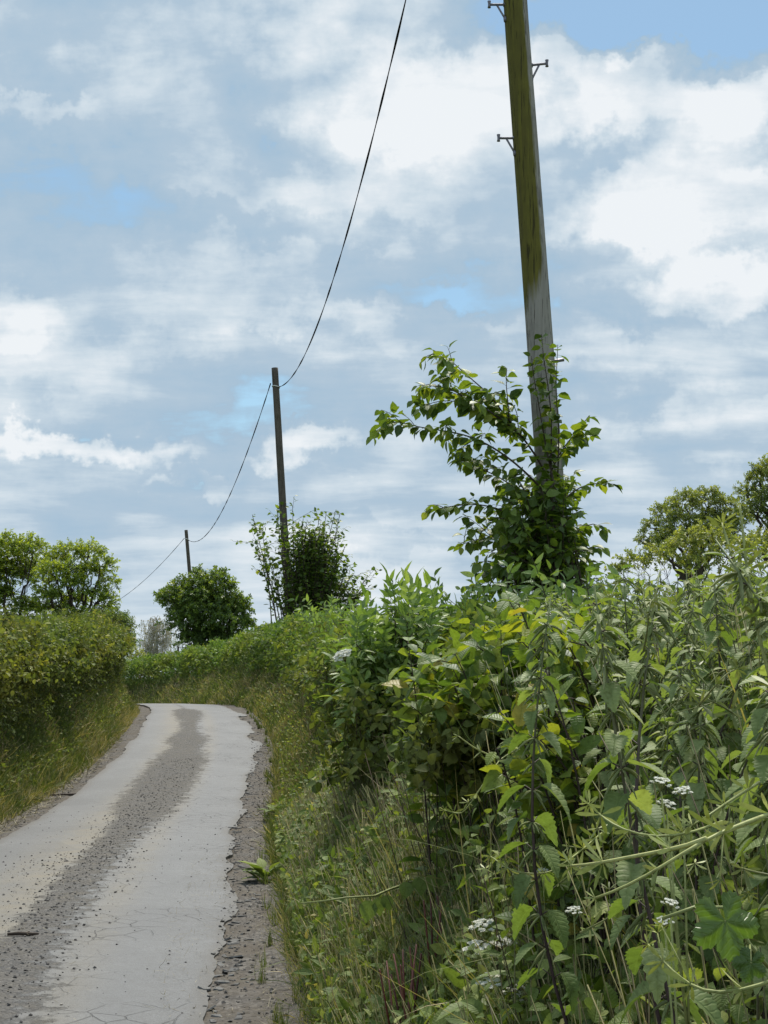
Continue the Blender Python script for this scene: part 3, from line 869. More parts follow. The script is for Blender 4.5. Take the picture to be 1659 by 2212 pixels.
tag(g4.build('ground_cover', M_WEED), 'small weed leaves among the grass of the left bank', 'ground cover', None, 'stuff')

# dry clippings on the verges
r = np.random.default_rng(123); g5 = MB()
def flat_straw(n, v0, v1, ua, ub, pw, lmin, lmax, wid):
    v = v0 + (v1 - v0) * r.random(n) ** pw; u = r.uniform(ua, ub, n)
    XYq, z, on = surf_z(v, u)
    d = r.normal(size=(n, 3)); d[:, 2] *= .18
    up = np.c_[r.normal(size=(n, 2)) * .3, np.ones(n)]
    k = r.integers(0, 3, n)
    for i in range(3):
        q = k == i; m_ = q.sum(); ln = r.uniform(lmin, lmax, m_)
        g5.inst(BLADES[i], np.c_[XYq, z + .012][q], d[q], up[q], np.c_[np.full(m_, wid), ln, ln * .6], np.clip(r.normal(.6, .25, m_), 0, 1))
flat_straw(1500, 4.5, 14, 1.48, 1.85, 1, .03, .12, .0035)
flat_straw(900, 14, 34, 1.48, 1.85, 1, .06, .2, .012)
flat_straw(3000, 14, 36, -1.75, -1.28, 1, .06, .22, .012)
flat_straw(500, 4.5, 14, .9, 1.36, 1, .03, .10, .003)
flat_straw(420, 5, 16, -.6, .6, 1, .03, .10, .003)
M_STRAW = leafmat('straw', [(0, (.06, .06, .03)), (.6, (.13, .11, .07)), (1, (.26, .23, .16))], .1, .7, .15, gain=1.3)
tag(g5.build('dry_clippings', M_STRAW), 'dry straw and cut grass lying along both verges of the lane', 'clippings', None, 'stuff')

OCT = dict(v=np.array([[.55, 0, 0], [-.5, .1, 0], [0, .5, .05], [.1, -.55, 0], [.05, 0, .42], [0, .05, -.3]], float),
           f=np.array([[0, 2, 4], [2, 1, 4], [1, 3, 4], [3, 0, 4], [2, 0, 5], [1, 2, 5], [3, 1, 5], [0, 3, 5]], np.int32), l=np.zeros((6, 2)))
M_STONE = plainmat('stone', (.13, .125, .12), .8, .3, .5, 60.)
def stone_mat():
    t = NT('chippings')
    c = t.ramp(t.attr('rnd').outputs['Fac'], [(0, (.035, .033, .033)), (.45, (.085, .08, .076)), (.8, (.16, .15, .138)), (1, (.30, .28, .25))])
    return t.out(t.n('ShaderNodeBsdfPrincipled', ins={'Base Color': c, 'Roughness': .8, 'Specular IOR Level': .3}))
r = np.random.default_rng(124); g6 = MB()
def stones(v, u, smin, smax, pw=4., rb=(1.2, 2.)):
    n = len(v); XYq, z, on = surf_z(v, u)
    s = smin + (smax - smin) * r.random(n) ** pw
    g6.inst(OCT, np.c_[XYq, z + s * .12], np.c_[r.normal(size=(n, 2)), r.normal(size=n) * .2], np.c_[r.normal(size=(n, 2)) * .4, np.ones(n)], np.c_[s, s * r.uniform(.7, 1.3, n), s * .8], r.beta(*rb, n))
n = 5200; v = 5 + 20 * r.random(n) ** 1.1; stones(v, .06 + .20 * r.normal(size=n), .005, .03)
n = 700; v = 5 + 9 * r.random(n) ** .9; stones(v, -.35 + .28 * r.normal(size=n), .007, .03)
n = 3800; v = 4.5 + 24 * r.random(n) ** 1.2; stones(v, r.uniform(1.25, 1.8, n), .008, .035)
n = 1400; v = 14 + 20 * r.random(n); stones(v, -r.uniform(1.2, 1.65, n), .012, .04)
n = 420; v = 5 + 14 * r.random(n); stones(v, r.uniform(-1.1, 1.2, n), .006, .02, 2, (1., 5.))
tag(g6.build('loose_chippings', stone_mat(), smooth=False), 'loose dark stone chippings scattered over the crown and edges of the lane', 'gravel', None, 'stuff')
# broken pieces of the asphalt edge
r = np.random.default_rng(126); g7 = MB()
for q in range(7):
    k = r.integers(5, 8); th = np.sort(r.uniform(0, 2 * PI, k)); rr = r.uniform(.3, .6, k)
    tv = np.vstack([np.c_[rr * np.cos(th), rr * np.sin(th), np.full(k, .07)], [[0, 0, .085]], np.c_[rr * np.cos(th) * 1.15, rr * np.sin(th) * 1.15, np.full(k, -.1)]])
    tf = [[i, (i + 1) % k, k] for i in range(k)] + [[i, k + 1 + i, k + 1 + (i + 1) % k] for i in range(k)] + [[i, k + 1 + (i + 1) % k, (i + 1) % k] for i in range(k)]
    tp = dict(v=tv, f=np.array(tf, np.int32), l=np.zeros((len(tv), 2)))
    n = 75; v = 5 + 30 * r.random(n) ** 1.3; off = np.abs(r.normal(size=n)) * .11 - .01
    side = r.random(n) < .8
    u = np.where(side, edge_r(v) + off, edge_l(v) - off)
    XYq, z, on = surf_z(v, u); s = .02 + .11 * r.random(n) ** 3.
    g7.inst(tp, np.c_[XYq, z + .004], np.c_[r.normal(size=(n, 2)), r.normal(size=n) * .1], np.c_[r.normal(size=(n, 2)) * .08, np.ones(n)], np.c_[s, s, np.minimum(s, .05)], r.uniform(.2, 1, n))
def crumb_mat():
    t = NT('asphalt_crumbs')
    c = t.ramp(t.attr('rnd').outputs['Fac'], [(0, (.075, .073, .07)), (.6, (.125, .123, .12)), (1, (.175, .172, .166))])
    oc = t.n('ShaderNodeNewGeometry').outputs['Position']; c = t.mix(t.fl(t.noise(oc, 60, 4, .7), [(.35, .6), (.6, 0)]), c, (.05, .048, .045))
    return t.out(t.n('ShaderNodeBsdfPrincipled', ins={'Base Color': c, 'Roughness': .85, 'Specular IOR Level': .25}))
tag(g7.build('asphalt_rubble', crumb_mat(), smooth=False), 'flat grey crumbs broken off the asphalt edge, lying on the verges', 'rubble', None, 'stuff')
# tufts creeping onto the verge
g8 = MB(); r = np.random.default_rng(127); n = 90
for i in range(n):
    v = 6 + 30 * r.random() ** 1.2; u = r.uniform(1.5, 1.78) if r.random() < .7 else -hwl(v) + r.uniform(-.05, .15)
    XYq, z, on = surf_z(np.array([v]), np.array([u])); k = r.integers(8, 26); az = r.uniform(0, 2 * PI, k)
    w = max(.005, v * .0006); ln = r.uniform(.05, .16, k)
    o = np.c_[np.cos(az), np.sin(az), r.uniform(.5, 2.2, k)]
    g8.inst(BLADES[r.integers(0, 4)], np.c_[XYq[0][0] + np.cos(az) * .03 * r.random(k), XYq[0][1] + np.sin(az) * .03 * r.random(k), np.full(k, z[0] - .005)], o, np.c_[-np.cos(az), -np.sin(az), np.full(k, .4)], np.c_[np.full(k, w), ln, ln], np.clip(r.normal(.35, .2, k), 0, 1))
tag(g8.build('verge_grass', M_GRASS), 'small grass tufts creeping onto the gravel edges of the lane', 'grass', None, 'stuff')
# ------------------------------------------------------------------ hedges
def hedge_mass(mb, n, v0, v1, side, sc_, w, zlo, zhi, tpls, size, seed, th0=-.35, th1=1.05, rough=.35, deep=.3, up=.35, rbias=0., fac=1.0, pw=1.0, ztop_v=None, gap=None, nscale=(1.3, 3.1)):
    """leafy twigs over a rounded hedge section; zlo/zhi above the road"""
    r = np.random.default_rng(seed)
    v = v0 + (v1 - v0) * r.random(n) ** pw
    th = (th0 + (th1 - th0) * r.random(n)) * PI
    c, s = np.cos(th), np.sin(th)
    cs = np.sign(c) * np.abs(c) ** .75; ss = np.sign(s) * np.abs(s) ** .75
    zc = (zlo + zhi) / 2; hh = (zhi - zlo) / 2
    if ztop_v is not None:
        dz = np.interp(v, *ztop_v); zc = zc + dz / 2; hh = hh + dz / 2
    q0 = np.c_[v * nscale[0], cs * 1.4, ss * 1.4]
    nz = fbm(q0, seed + 1, 3); nz2 = fbm(np.c_[v * nscale[1], cs * 3, ss * 3], seed + 2, 2)
    rr = 1 + rough * (nz - .5) * 2 + rough * .6 * (nz2 - .5) * 2
    rr = rr * (1 - deep * r.random(n) ** 2.2)
    lat = sc_ - cs * w * rr
    z = zroad(v) + zc + ss * hh * rr
    xy = lane_pos(v, side * ((HW if side > 0 else hwl(v)) + lat))
    p = np.c_[xy, z]
    if gap is not None:
        keep = gap(v, lat, z, r); p = p[keep]; v = v[keep]; cs = cs[keep]; ss = ss[keep]; nz = nz[keep]; n = len(p)
    nn = lane_normal(v)
    o = np.c_[-side * cs[:, None] * nn, ss]
    t_ = np.c_[nn[:, 1], -nn[:, 0], np.zeros(n)]
    yd = o * .8 + r.normal(size=(n, 3)) * .45 + np.array([0, 0, up])
    rnd = np.clip(.5 + (nz - .5) * 1.1 + r.normal(size=n) * .2 + rbias, 0, 1)
    k = r.integers(0, len(tpls), n)
    for i, t in enumerate(tpls):
        m = k == i
        mb.inst(t, p[m], yd[m], o[m] * .4 + np.array([0, 0, .9]) + r.normal(size=(m.sum(), 3)) * .3, size * r.uniform(.65, 1.35, m.sum()), rnd[m])


SP_HEDGE = [sprig(9, .26, LEAF4, .085, seed=i, twig=.004) for i in range(5)]
SP_HEDGE_N = [sprig(9, .26, LEAF_OVAL, .085, seed=20 + i, twig=.004) for i in range(5)]
SP_FINE = [sprig(12, .24, LEAF4, .05, seed=40 + i, twig=.003) for i in range(4)]
SP_BIG = [sprig(7, .3, LEAF_OVAL, .13, seed=60 + i, twig=.005) for i in range(4)]
SP_UP = [sprig(10, .5, LEAF_NARROW, .11, spread=.7, droop=-.1, seed=80 + i, twig=.005) for i in range(3)]


def hedge_sticks(mb, n, v0, v1, side, sc_, w, zhi, seed):
    r = np.random.default_rng(seed)
    v = r.uniform(v0, v1, n); lat = sc_ + r.uniform(-w, w, n) * .7
    xy = lane_pos(v, side * ((HW if side > 0 else hwl(v)) + lat)); z = ground_z(xy)
    h = zhi + zroad(v) - z
    k = np.maximum(h * r.uniform(.6, .98, n), .2); ww = r.uniform(.012, .035, n)
    mb.inst(STALK, np.c_[xy, z - .05], np.array([0, 0, 1.]) + r.normal(size=(n, 3)) * .3, [0, -1, 0], np.c_[ww, k, ww], -1.)


# left hedge: clipped top overhanging a steep grassy face
def left_hedge(v0, v1, n, seed, label, mat, rb=0.):
    p0 = lane_pos((v0 + v1) / 2, -(HW + 1.1)); base = np.array([p0[0], p0[1], gz1(p0[0], p0[1])])
    root = empty('hedge', base, label, 'hedge', 'field hedges along the lane')
    m = MB(); zt_ = (np.arange(12, 70, .9), (fb1(np.arange(12, 70, .9) * .6, 215) - .5) * .6 - .36 * sstep(20, 38, np.arange(12, 70, .9)))
    hedge_mass(m, n, v0, v1, -1, 1.2, .92, 1.5, 2.25, SP_HEDGE_N if v0 < 20 else SP_HEDGE, .74, seed, rough=.34, deep=.35, rbias=rb, ztop_v=zt_)
    hedge_mass(m, n // 3, v0, v1, -1, 1.15, .9, 1.5, 2.35, SP_FINE, 1.1, seed + 9, rough=.34, deep=.2, rbias=rb, ztop_v=zt_)
    hedge_mass(m, n // 4, v0, v1, -1, .95, .62, .9, 1.9, SP_FINE, .9, seed + 5, th0=-.25, th1=.3, rough=.25, deep=.3, rbias=-.25)
    hedge_sticks(m, int((v1 - v0) * 14), v0, v1, -1, 1.3, .7, 2.3, seed + 3)
    m.build('foliage', mat, root, loc=base)


left_hedge(13, 48, 9500, 201, 'clipped olive green hedge topping the steep left bank', M_HEDGE_L)
def left_tops():
    r = np.random.default_rng(209); n = 420; v = r.uniform(14, 44, n); nz = fb1(v * .55, 210)
    keep = nz > .45; v = v[keep]; n = len(v); lat = r.uniform(.45, 1.7, n); xy = lane_pos(v, -(hwl(v) + lat)); z = zroad(v) + 2.2 + (fb1(v * .55, 210) - .45) * 1.1 * r.random(n)
    c0 = np.array([xy[:, 0].mean(), xy[:, 1].mean(), 1.5]); m = MB(); k = r.integers(0, 3, n)
    for i in range(3):
        q = k == i; m_ = q.sum()
        m.inst(SP_UP[i], np.c_[xy, z - .25][q], np.array([0, 0, 1.]) + r.normal(size=(m_, 3)) * .35, r.normal(size=(m_, 3)), r.uniform(.6, 1.1, m_), r.random(m_))
    return m, c0
_lt, _lc = left_tops()
_lr = empty('young_shoots', _lc, 'loose upright shoots sprouting unevenly from the top of the left hedge', 'wild plant')
_lt.build('foliage', M_HEDGE_L, _lr, loc=_lc)
left_hedge(48, 66, 1500, 207, 'dark end of the hedge curving out of sight on the left bend', M_HEDGE_R, -.2)


def right_hedge(v0, v1, n, seed, label, sp, size, zhi, w=.85, sc_=2.0, mat=None, zt=None, zlo=.8, rb=0.):
    p0 = lane_pos((v0 + v1) / 2, HW + sc_); base = np.array([p0[0], p0[1], gz1(p0[0], p0[1])])
    root = empty('hedge', base, label, 'hedge', 'field hedges along the lane')
    m = MB()
    hedge_mass(m, n, v0, v1, 1, sc_, w, zlo, zhi, sp, size, seed, rough=.28, deep=.35, ztop_v=zt, rbias=rb)
    hedge_sticks(m, int((v1 - v0) * 14), v0, v1, 1, sc_ + .1, w * .9, zhi - .3, seed + 3)
    m.build('foliage', mat or M_HEDGE_R, root, loc=base)


right_hedge(43, 76, 9000, 211, 'far green hedge crossing behind the crest of the lane', SP_HEDGE, 1.15, 2.15, mat=M_HEDGE_R)
right_hedge(17.5, 43, 6500, 216, 'bushy hedge on the right bank around the middle pole', SP_HEDGE, 1.05, 2.1, w=.95, sc_=1.75, zt=([17, 20, 22, 25, 28, 31, 34, 38, 43], [.1, -.1, .05, -.15, .1, -.05, .15, .2, .05]))
right_hedge(5, 17.5, 5200, 221, 'tangled hedge behind the nettles around the near pole', SP_HEDGE_N, .85, 2.12, w=.75, sc_=2.1, zt=([5, 7, 9, 12, 14, 17.5], [-.75, -.5, -.25, .05, .1, 0.]))

# elder tops and upright leafy shoots along the crest of the right hedge
def shoots(n, v0, v1, lat0, lat1, z0, z1, tpls, size, seed, mat, name, label, cat, group=None, pick=None):
    r = np.random.default_rng(seed)
    v = r.uniform(v0, v1, n); lat = r.uniform(lat0, lat1, n); xy = lane_pos(v, HW + lat)
    z = zroad(v) + r.uniform(z0, z1, n)
    c = np.array([xy[:, 0].mean(), xy[:, 1].mean(), 0]); c[2] = gz1(c[0], c[1])
    m = MB(); k = r.integers(0, len(tpls), n)
    for i, t in enumerate(tpls):
        q = k == i
        m.inst(t, np.c_[xy, z][q], np.array([0, 0, 1.]) + r.normal(size=(q.sum(), 3)) * .3, r.normal(size=(q.sum(), 3)), size * r.uniform(.7, 1.3, q.sum()), r.random(q.sum()))
    root = empty(name, c, label, cat, group)
    b = m; zz = ground_z(xy); hgt = np.maximum(z - zz + .05, .2)
    b.inst(STALK, np.c_[xy, zz - .05], np.c_[np.zeros((n, 2)), np.ones(n)] + r.normal(size=(n, 3)) * .03, [0, -1, 0], np.c_[np.full(n, .012), hgt, np.full(n, .012)], -1.)
    b.build('foliage', mat, root, loc=c)


shoots(150, 11, 14., 1.5, 2.9, 1.85, 2.15, SP_UP, .9, 231, M_ELDER, 'willowherb_patch', 'dark narrow-leaved willowherb standing left of the near pole foot', 'wild plant')
shoots(150, 17, 24, .9, 1.8, 1.5, 2.1, SP_UP, .9, 233, M_HEDGE_R, 'willowherb_patch', 'grey-green leafy shoots on the hedge just left of the elder', 'wild plant')
shoots(120, 24, 33, .9, 1.7, 1.75, 2.2, SP_UP, 1.1, 232, M_ELDER, 'willowherb_patch', 'bright leafy shoots on the hedge right of the middle pole', 'wild plant')


# ------------------------------------------------------------------ trees
def limb(mb, a, b, r0, r1, r, k=6, wob=.12, n=8):
    t = np.linspace(0, 1, n)[:, None]; L = np.linalg.norm(b - a)
    q = a + (b - a) * t
    w = np.cumsum(r.normal(size=(n, 3)), 0); w -= w[0] + (w[-1] - w[0]) * t
    q = q + w * L * wob * .35 / math.sqrt(n) * 2
    q[:, 2] += (np.sin(t[:, 0] * PI)) * L * .06
    mb.tube(q, np.linspace(r0, r1, n), k, .5); return q


def clump_tree(name, label, base, trunk_h, clumps, sp, size, mat, seed, dens, trunk_r, group=None, bark=M_BARK):
    """clumps: list of (centre xyz, radius, rnd bias)"""
    r = np.random.default_rng(seed)
    root = empty(name, base, label, 'tree', group)
    tk = MB(); tp = base + np.array([r.normal() * .1, r.normal() * .1, trunk_h])
    limb(tk, base - [0, 0, .2], tp, trunk_r, trunk_r * .72, r, 10, .05, 10)
    m = MB()
    for c, rad, rb in clumps:
        c = np.asarray(c, float)
        mid = tp + (c - tp) * .55 + np.array([0, 0, -rad * .25]) + r.normal(size=3) * .12 * rad
        limb(tk, tp - [0, 0, r.uniform(0, .25) * trunk_h], mid, trunk_r * .45, trunk_r * .22, r, 7, .2, 9)
        limb(tk, mid, c, trunk_r * .22, trunk_r * .1, r, 6, .25, 7)
        for _ in range(7):
            limb(tk, mid + (c - mid) * r.uniform(.3, 1), c + rdir(1, r)[0] * rad * .85, trunk_r * .09, trunk_r * .03, r, 4, .3, 6)
        n = max(30, int(dens * 2.3 * rad * rad))
        d = rdir(n, r); d[:, 2] = np.where(d[:, 2] < -.35, -d[:, 2] * .6, d[:, 2])
        nz = fbm(d * 2.4 + c, seed, 3); rr = rad * (1 + .7 * (nz - .5)) * (1 - .5 * r.random(n) ** 1.7)
        p = c + d * rr[:, None] * [1, 1, .85]
        yd = d + r.normal(size=(n, 3)) * .5 + [0, 0, .15]
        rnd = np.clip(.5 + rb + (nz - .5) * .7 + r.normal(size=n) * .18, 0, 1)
        k = r.integers(0, len(sp), n)
        for i, t in enumerate(sp):
            q = k == i
            m.inst(t, p[q], yd[q], d[q] * .5 + np.array([0, 0, .8]) + r.normal(size=(q.sum(), 3)) * .3, size * r.uniform(.7, 1.3, q.sum()), rnd[q])
    tk.build('trunk', bark, root, loc=base); m.build('crown', mat, root, loc=base)
    return root


SP_OAK = [sprig(12, .5, LEAF4, .2, seed=300 + i, twig=.012, spread=1.) for i in range(4)]


def disp_clumps(lst, Y, seed, depth=.9):
    r = np.random.default_rng(seed); out = []
    for (x, y, rad, rb) in lst:
        R_ = rad * SC / FPX * Y
        out.append((D(x, y, Y + r.uniform(-1, 1) * depth * 2.2), R_, rb))
    return out


def tree_base(x, Y):
    p = D(x, 1400, Y); return np.array([p[0], Y, gz1(p[0], Y)])


YL = 147.
clump_tree('oak_tree', 'spreading oak with two-lobed crown at the left edge, beyond the hedge', tree_base(30, YL), 4.2,  # clump biases colour the upper crown lighter, as sunlit, and its underside darker
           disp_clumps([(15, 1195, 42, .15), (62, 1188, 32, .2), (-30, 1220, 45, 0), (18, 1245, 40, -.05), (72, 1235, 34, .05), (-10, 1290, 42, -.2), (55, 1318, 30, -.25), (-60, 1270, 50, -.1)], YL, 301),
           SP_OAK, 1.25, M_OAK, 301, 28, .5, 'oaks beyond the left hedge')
YL2 = 143.
clump_tree('oak_tree', 'rounded oak with top coloured sunlit yellow-green, right of the other oak beyond the left hedge', tree_base(160, YL2), 4.6,  # sunlit top and shaded lower clumps set by leaf colour
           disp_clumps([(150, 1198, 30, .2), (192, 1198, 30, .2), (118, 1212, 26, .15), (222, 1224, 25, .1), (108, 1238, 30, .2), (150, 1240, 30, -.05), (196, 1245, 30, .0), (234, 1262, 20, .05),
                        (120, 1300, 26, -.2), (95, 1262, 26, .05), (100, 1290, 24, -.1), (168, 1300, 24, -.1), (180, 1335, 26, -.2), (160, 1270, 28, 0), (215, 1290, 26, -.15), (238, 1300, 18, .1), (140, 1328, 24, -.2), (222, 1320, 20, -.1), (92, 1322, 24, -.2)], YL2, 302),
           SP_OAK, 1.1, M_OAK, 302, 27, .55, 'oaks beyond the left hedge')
YR = 62.
clump_tree('oak_tree', 'pale airy oak with the lower rounded crown beyond the right bank', tree_base(1500, YR), 4.5,
           disp_clumps([(1480, 1088, 32, .1), (1530, 1078, 30, .1), (1440, 1108, 28, .1), (1565, 1098, 26, .1), (1415, 1142, 26, 0), (1475, 1132, 34, -.05), (1535, 1126, 34, -.05), (1395, 1172, 16, 0), (1440, 1165, 26, -.1), (1580, 1140, 30, -.1), (1500, 1165, 36, 0), (1550, 1160, 36, 0), (1420, 1180, 24, .05), (1600, 1120, 26, 0)], YR, 303, .5),
           SP_OAK, .5, M_OAK_PALE, 303, 135, .28, 'oaks beyond the right bank')
YR2 = 57.
clump_tree('oak_tree', 'taller darker oak cut off by the right edge of the picture', tree_base(1690, YR2), 5.2,
           disp_clumps([(1640, 1040, 34, .0), (1612, 1070, 26, .0), (1665, 1015, 30, .1), (1700, 1030, 40, 0), (1660, 1090, 36, -.15), (1730, 1080, 50, -.1), (1770, 1030, 50, 0), (1700, 1140, 45, -.15), (1625, 1105, 24, -.2)], YR2, 304, .5),
           SP_OAK, .5, M_OAK_PALE, 304, 125, .3, 'oaks beyond the right bank')
YR3 = 48.
def bush(name, label, clumps, Y, sp, size, mat, seed, dens, group=None):
    x = np.mean([c[0] for c in clumps]); p = D(x, 1400, Y); base = np.array([p[0], Y, gz1(p[0], Y)])
    cl = disp_clumps(clumps, Y, seed, .3)
    return clump_tree(name, label, base, .5, cl, sp, size, mat, seed, dens, .09, group)


bush('field_maple', 'bright yellow-green bush under the pale oak on the right skyline',
     [(1480, 1178, 34, .3), (1535, 1165, 36, .3), (1425, 1210, 34, .25), (1370, 1215, 24, .1), (1585, 1190, 36, .2), (1340, 1235, 20, .1), (1640, 1180, 34, .2), (1520, 1215, 40, .1)], YR3, SP_OAK, .5, M_OAK_PALE, 305, 130)
bush('holly_bush', 'smooth deep green bush behind the right end of the left hedge',
     [(245, 1352, 34, 0), (262, 1372, 24, 0), (215, 1350, 26, .1), (274, 1392, 16, 0)], 60., SP_FINE, 1.3, M_HEDGE_R, 306, 420)
bush('hawthorn_bush', 'small pale bush showing in the gap beside the weeping birch',
     [(292, 1425, 16, .3), (304, 1418, 10, .3), (283, 1410, 14, .3)], 100., SP_OAK, .6, M_OAK_PALE, 307, 50)

# far bush round the short pole
YB = 89.
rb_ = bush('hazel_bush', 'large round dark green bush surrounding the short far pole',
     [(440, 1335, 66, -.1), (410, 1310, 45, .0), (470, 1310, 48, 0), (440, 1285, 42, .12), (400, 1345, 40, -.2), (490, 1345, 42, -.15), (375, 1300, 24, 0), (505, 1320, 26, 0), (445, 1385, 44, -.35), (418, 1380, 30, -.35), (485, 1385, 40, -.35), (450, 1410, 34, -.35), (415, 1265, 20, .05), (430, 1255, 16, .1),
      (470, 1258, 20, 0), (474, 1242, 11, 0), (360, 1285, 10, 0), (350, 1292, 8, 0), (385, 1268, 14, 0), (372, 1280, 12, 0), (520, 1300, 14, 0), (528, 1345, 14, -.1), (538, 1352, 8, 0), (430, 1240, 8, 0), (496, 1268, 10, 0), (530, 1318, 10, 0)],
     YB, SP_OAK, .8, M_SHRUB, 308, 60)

# weeping birch
def birch():
    r = np.random.default_rng(310); Y = 125.
    b = tree_base(340, Y); root = empty('birch_tree', b, 'pale weeping birch with hanging twigs seen through the gap at the bend', 'tree')
    top = D(340, 1338, Y); tk = MB(); lf = MB()
    limb(tk, b, top, .16, .03, r, 6, .08, 12)
    for i in range(80):
        t = r.uniform(.4, 1); a = b + (top - b) * t
        e = a + np.array([r.normal() * 1.5, r.normal() * .8, r.uniform(.2, 1.1)])
        e[0] = np.clip(e[0], D(303, 1400, Y)[0], D(382, 1400, Y)[0])
        e[2] = min(e[2], top[2] + .2)
        limb(tk, a, e, .03, .015, r, 4, .2, 6)
        for k in range(5):
            q = a + (e - a) * r.uniform(.4, 1); L = r.uniform(.6, 2.0)
            pts = q + np.c_[np.linspace(0, 1, 6) * r.normal() * .25, np.linspace(0, 1, 6) * r.normal() * .2, -np.linspace(0, 1, 6) ** 1.3 * L]
            tk.tube(pts, .010, 3, .5, cap=False)
            n = int(L * 16); tt = r.uniform(0, 5, n); ps = np.stack([np.interp(tt, np.arange(6), pts[:, j]) for j in range(3)], 1)
            lf.inst(LEAF4, ps, rdir(n, r) + [0, 0, -.8], rdir(n, r), r.uniform(.06, .12, n), r.random(n))
    tk.build('trunk', M_BBARK, root, loc=b); lf.build('crown', M_BIRCH, root, loc=b)
birch()

# lone post beyond the bend
def post():
    Y = 76.; b = tree_base(385, Y); t = D(385, 1398, Y)
    root = empty('timber_post', b, 'thin dark post with a ragged leafy top standing at the gap beside the round bush', 'post')
    m = MB(); m.tube(np.array([b, (b + t) / 2, t]), .055, 8); m.tube(np.array([t + [-.02, 0, 0], t + [0, 0, .05]]), .07, 8)
    m.build('shaft', pole_mat('post_timber', 0), root, loc=b)
    r = np.random.default_rng(311); lf = MB(); n = 34
    lf.inst(SP_HEDGE[0], t + rdir(n, r) * [.75, .3, .28] * r.random((n, 1)) + [0, 0, .2], rdir(n, r), rdir(n, r), .9, r.random(n) * .5)
    lf.build('ivy', M_SHRUB, root, loc=b)
post()


# ------------------------------------------------------------------ shrubs climbing round the poles
def leafy_branch(br, lf, pts, r0, r1, spacing, tpls, smin, smax, r, droop=.45, side=.8, rb=0., pairs=False, start=.08, k=5):
    pts = np.asarray(pts, float)
    seg = np.r_[0, np.cumsum(np.linalg.norm(np.diff(pts, axis=0), axis=1))]; L = seg[-1]
    nn = max(6, int(L / .08)); s = np.linspace(0, L, nn)
    q = np.stack([np.interp(s, seg, pts[:, j]) for j in range(3)], 1)
    for _ in range(3): q[1:-1] = (q[:-2] + 2 * q[1:-1] + q[2:]) / 4
    br.tube(q, np.linspace(r0, r1, nn), k, .5)
    n = max(2, int(L * (1 - start) / spacing)); t = np.linspace(start, 1, n) * L
    p = np.stack([np.interp(t, s, q[:, j]) for j in range(3)], 1)
    tg = nrmz(np.stack([np.interp(t, s, np.gradient(q[:, j])) for j in range(3)], 1))
    az = np.arange(n) * (PI if not pairs else PI / 2) + r.normal(size=n) * .6
    up = np.array([0, 0, 1.]); a = nrmz(np.cross(tg, up + r.normal(size=3) * .1)); b = np.cross(a, tg)
    for sg in ((1, -1) if pairs else (1,)):
        o = sg * (np.cos(az)[:, None] * a + np.sin(az)[:, None] * b)
        yd = o * side + tg * .55 + r.normal(size=(n, 3)) * .28 + [0, 0, -droop]
        pk = r.integers(0, len(tpls), n); ln = r.uniform(smin, smax, n) * np.where(t > L * .93, .7, 1)
        off = nrmz(yd) * (ln * .22)[:, None]
        rnd = np.clip(.5 + rb + r.normal(size=n) * .25, 0, 1)
        nm = up + o * .35 + r.normal(size=(n, 3)) * .4
        for i, tp in enumerate(tpls):
            m = pk == i
            lf.inst(tp, (p + off)[m], yd[m], nm[m], ln[m], rnd[m])
        st = np.c_[np.full(n, .0035), np.linalg.norm(off, axis=1), np.full(n, .0035)]
        br.inst(STALK, p, yd, nm, st, .5)
    return q


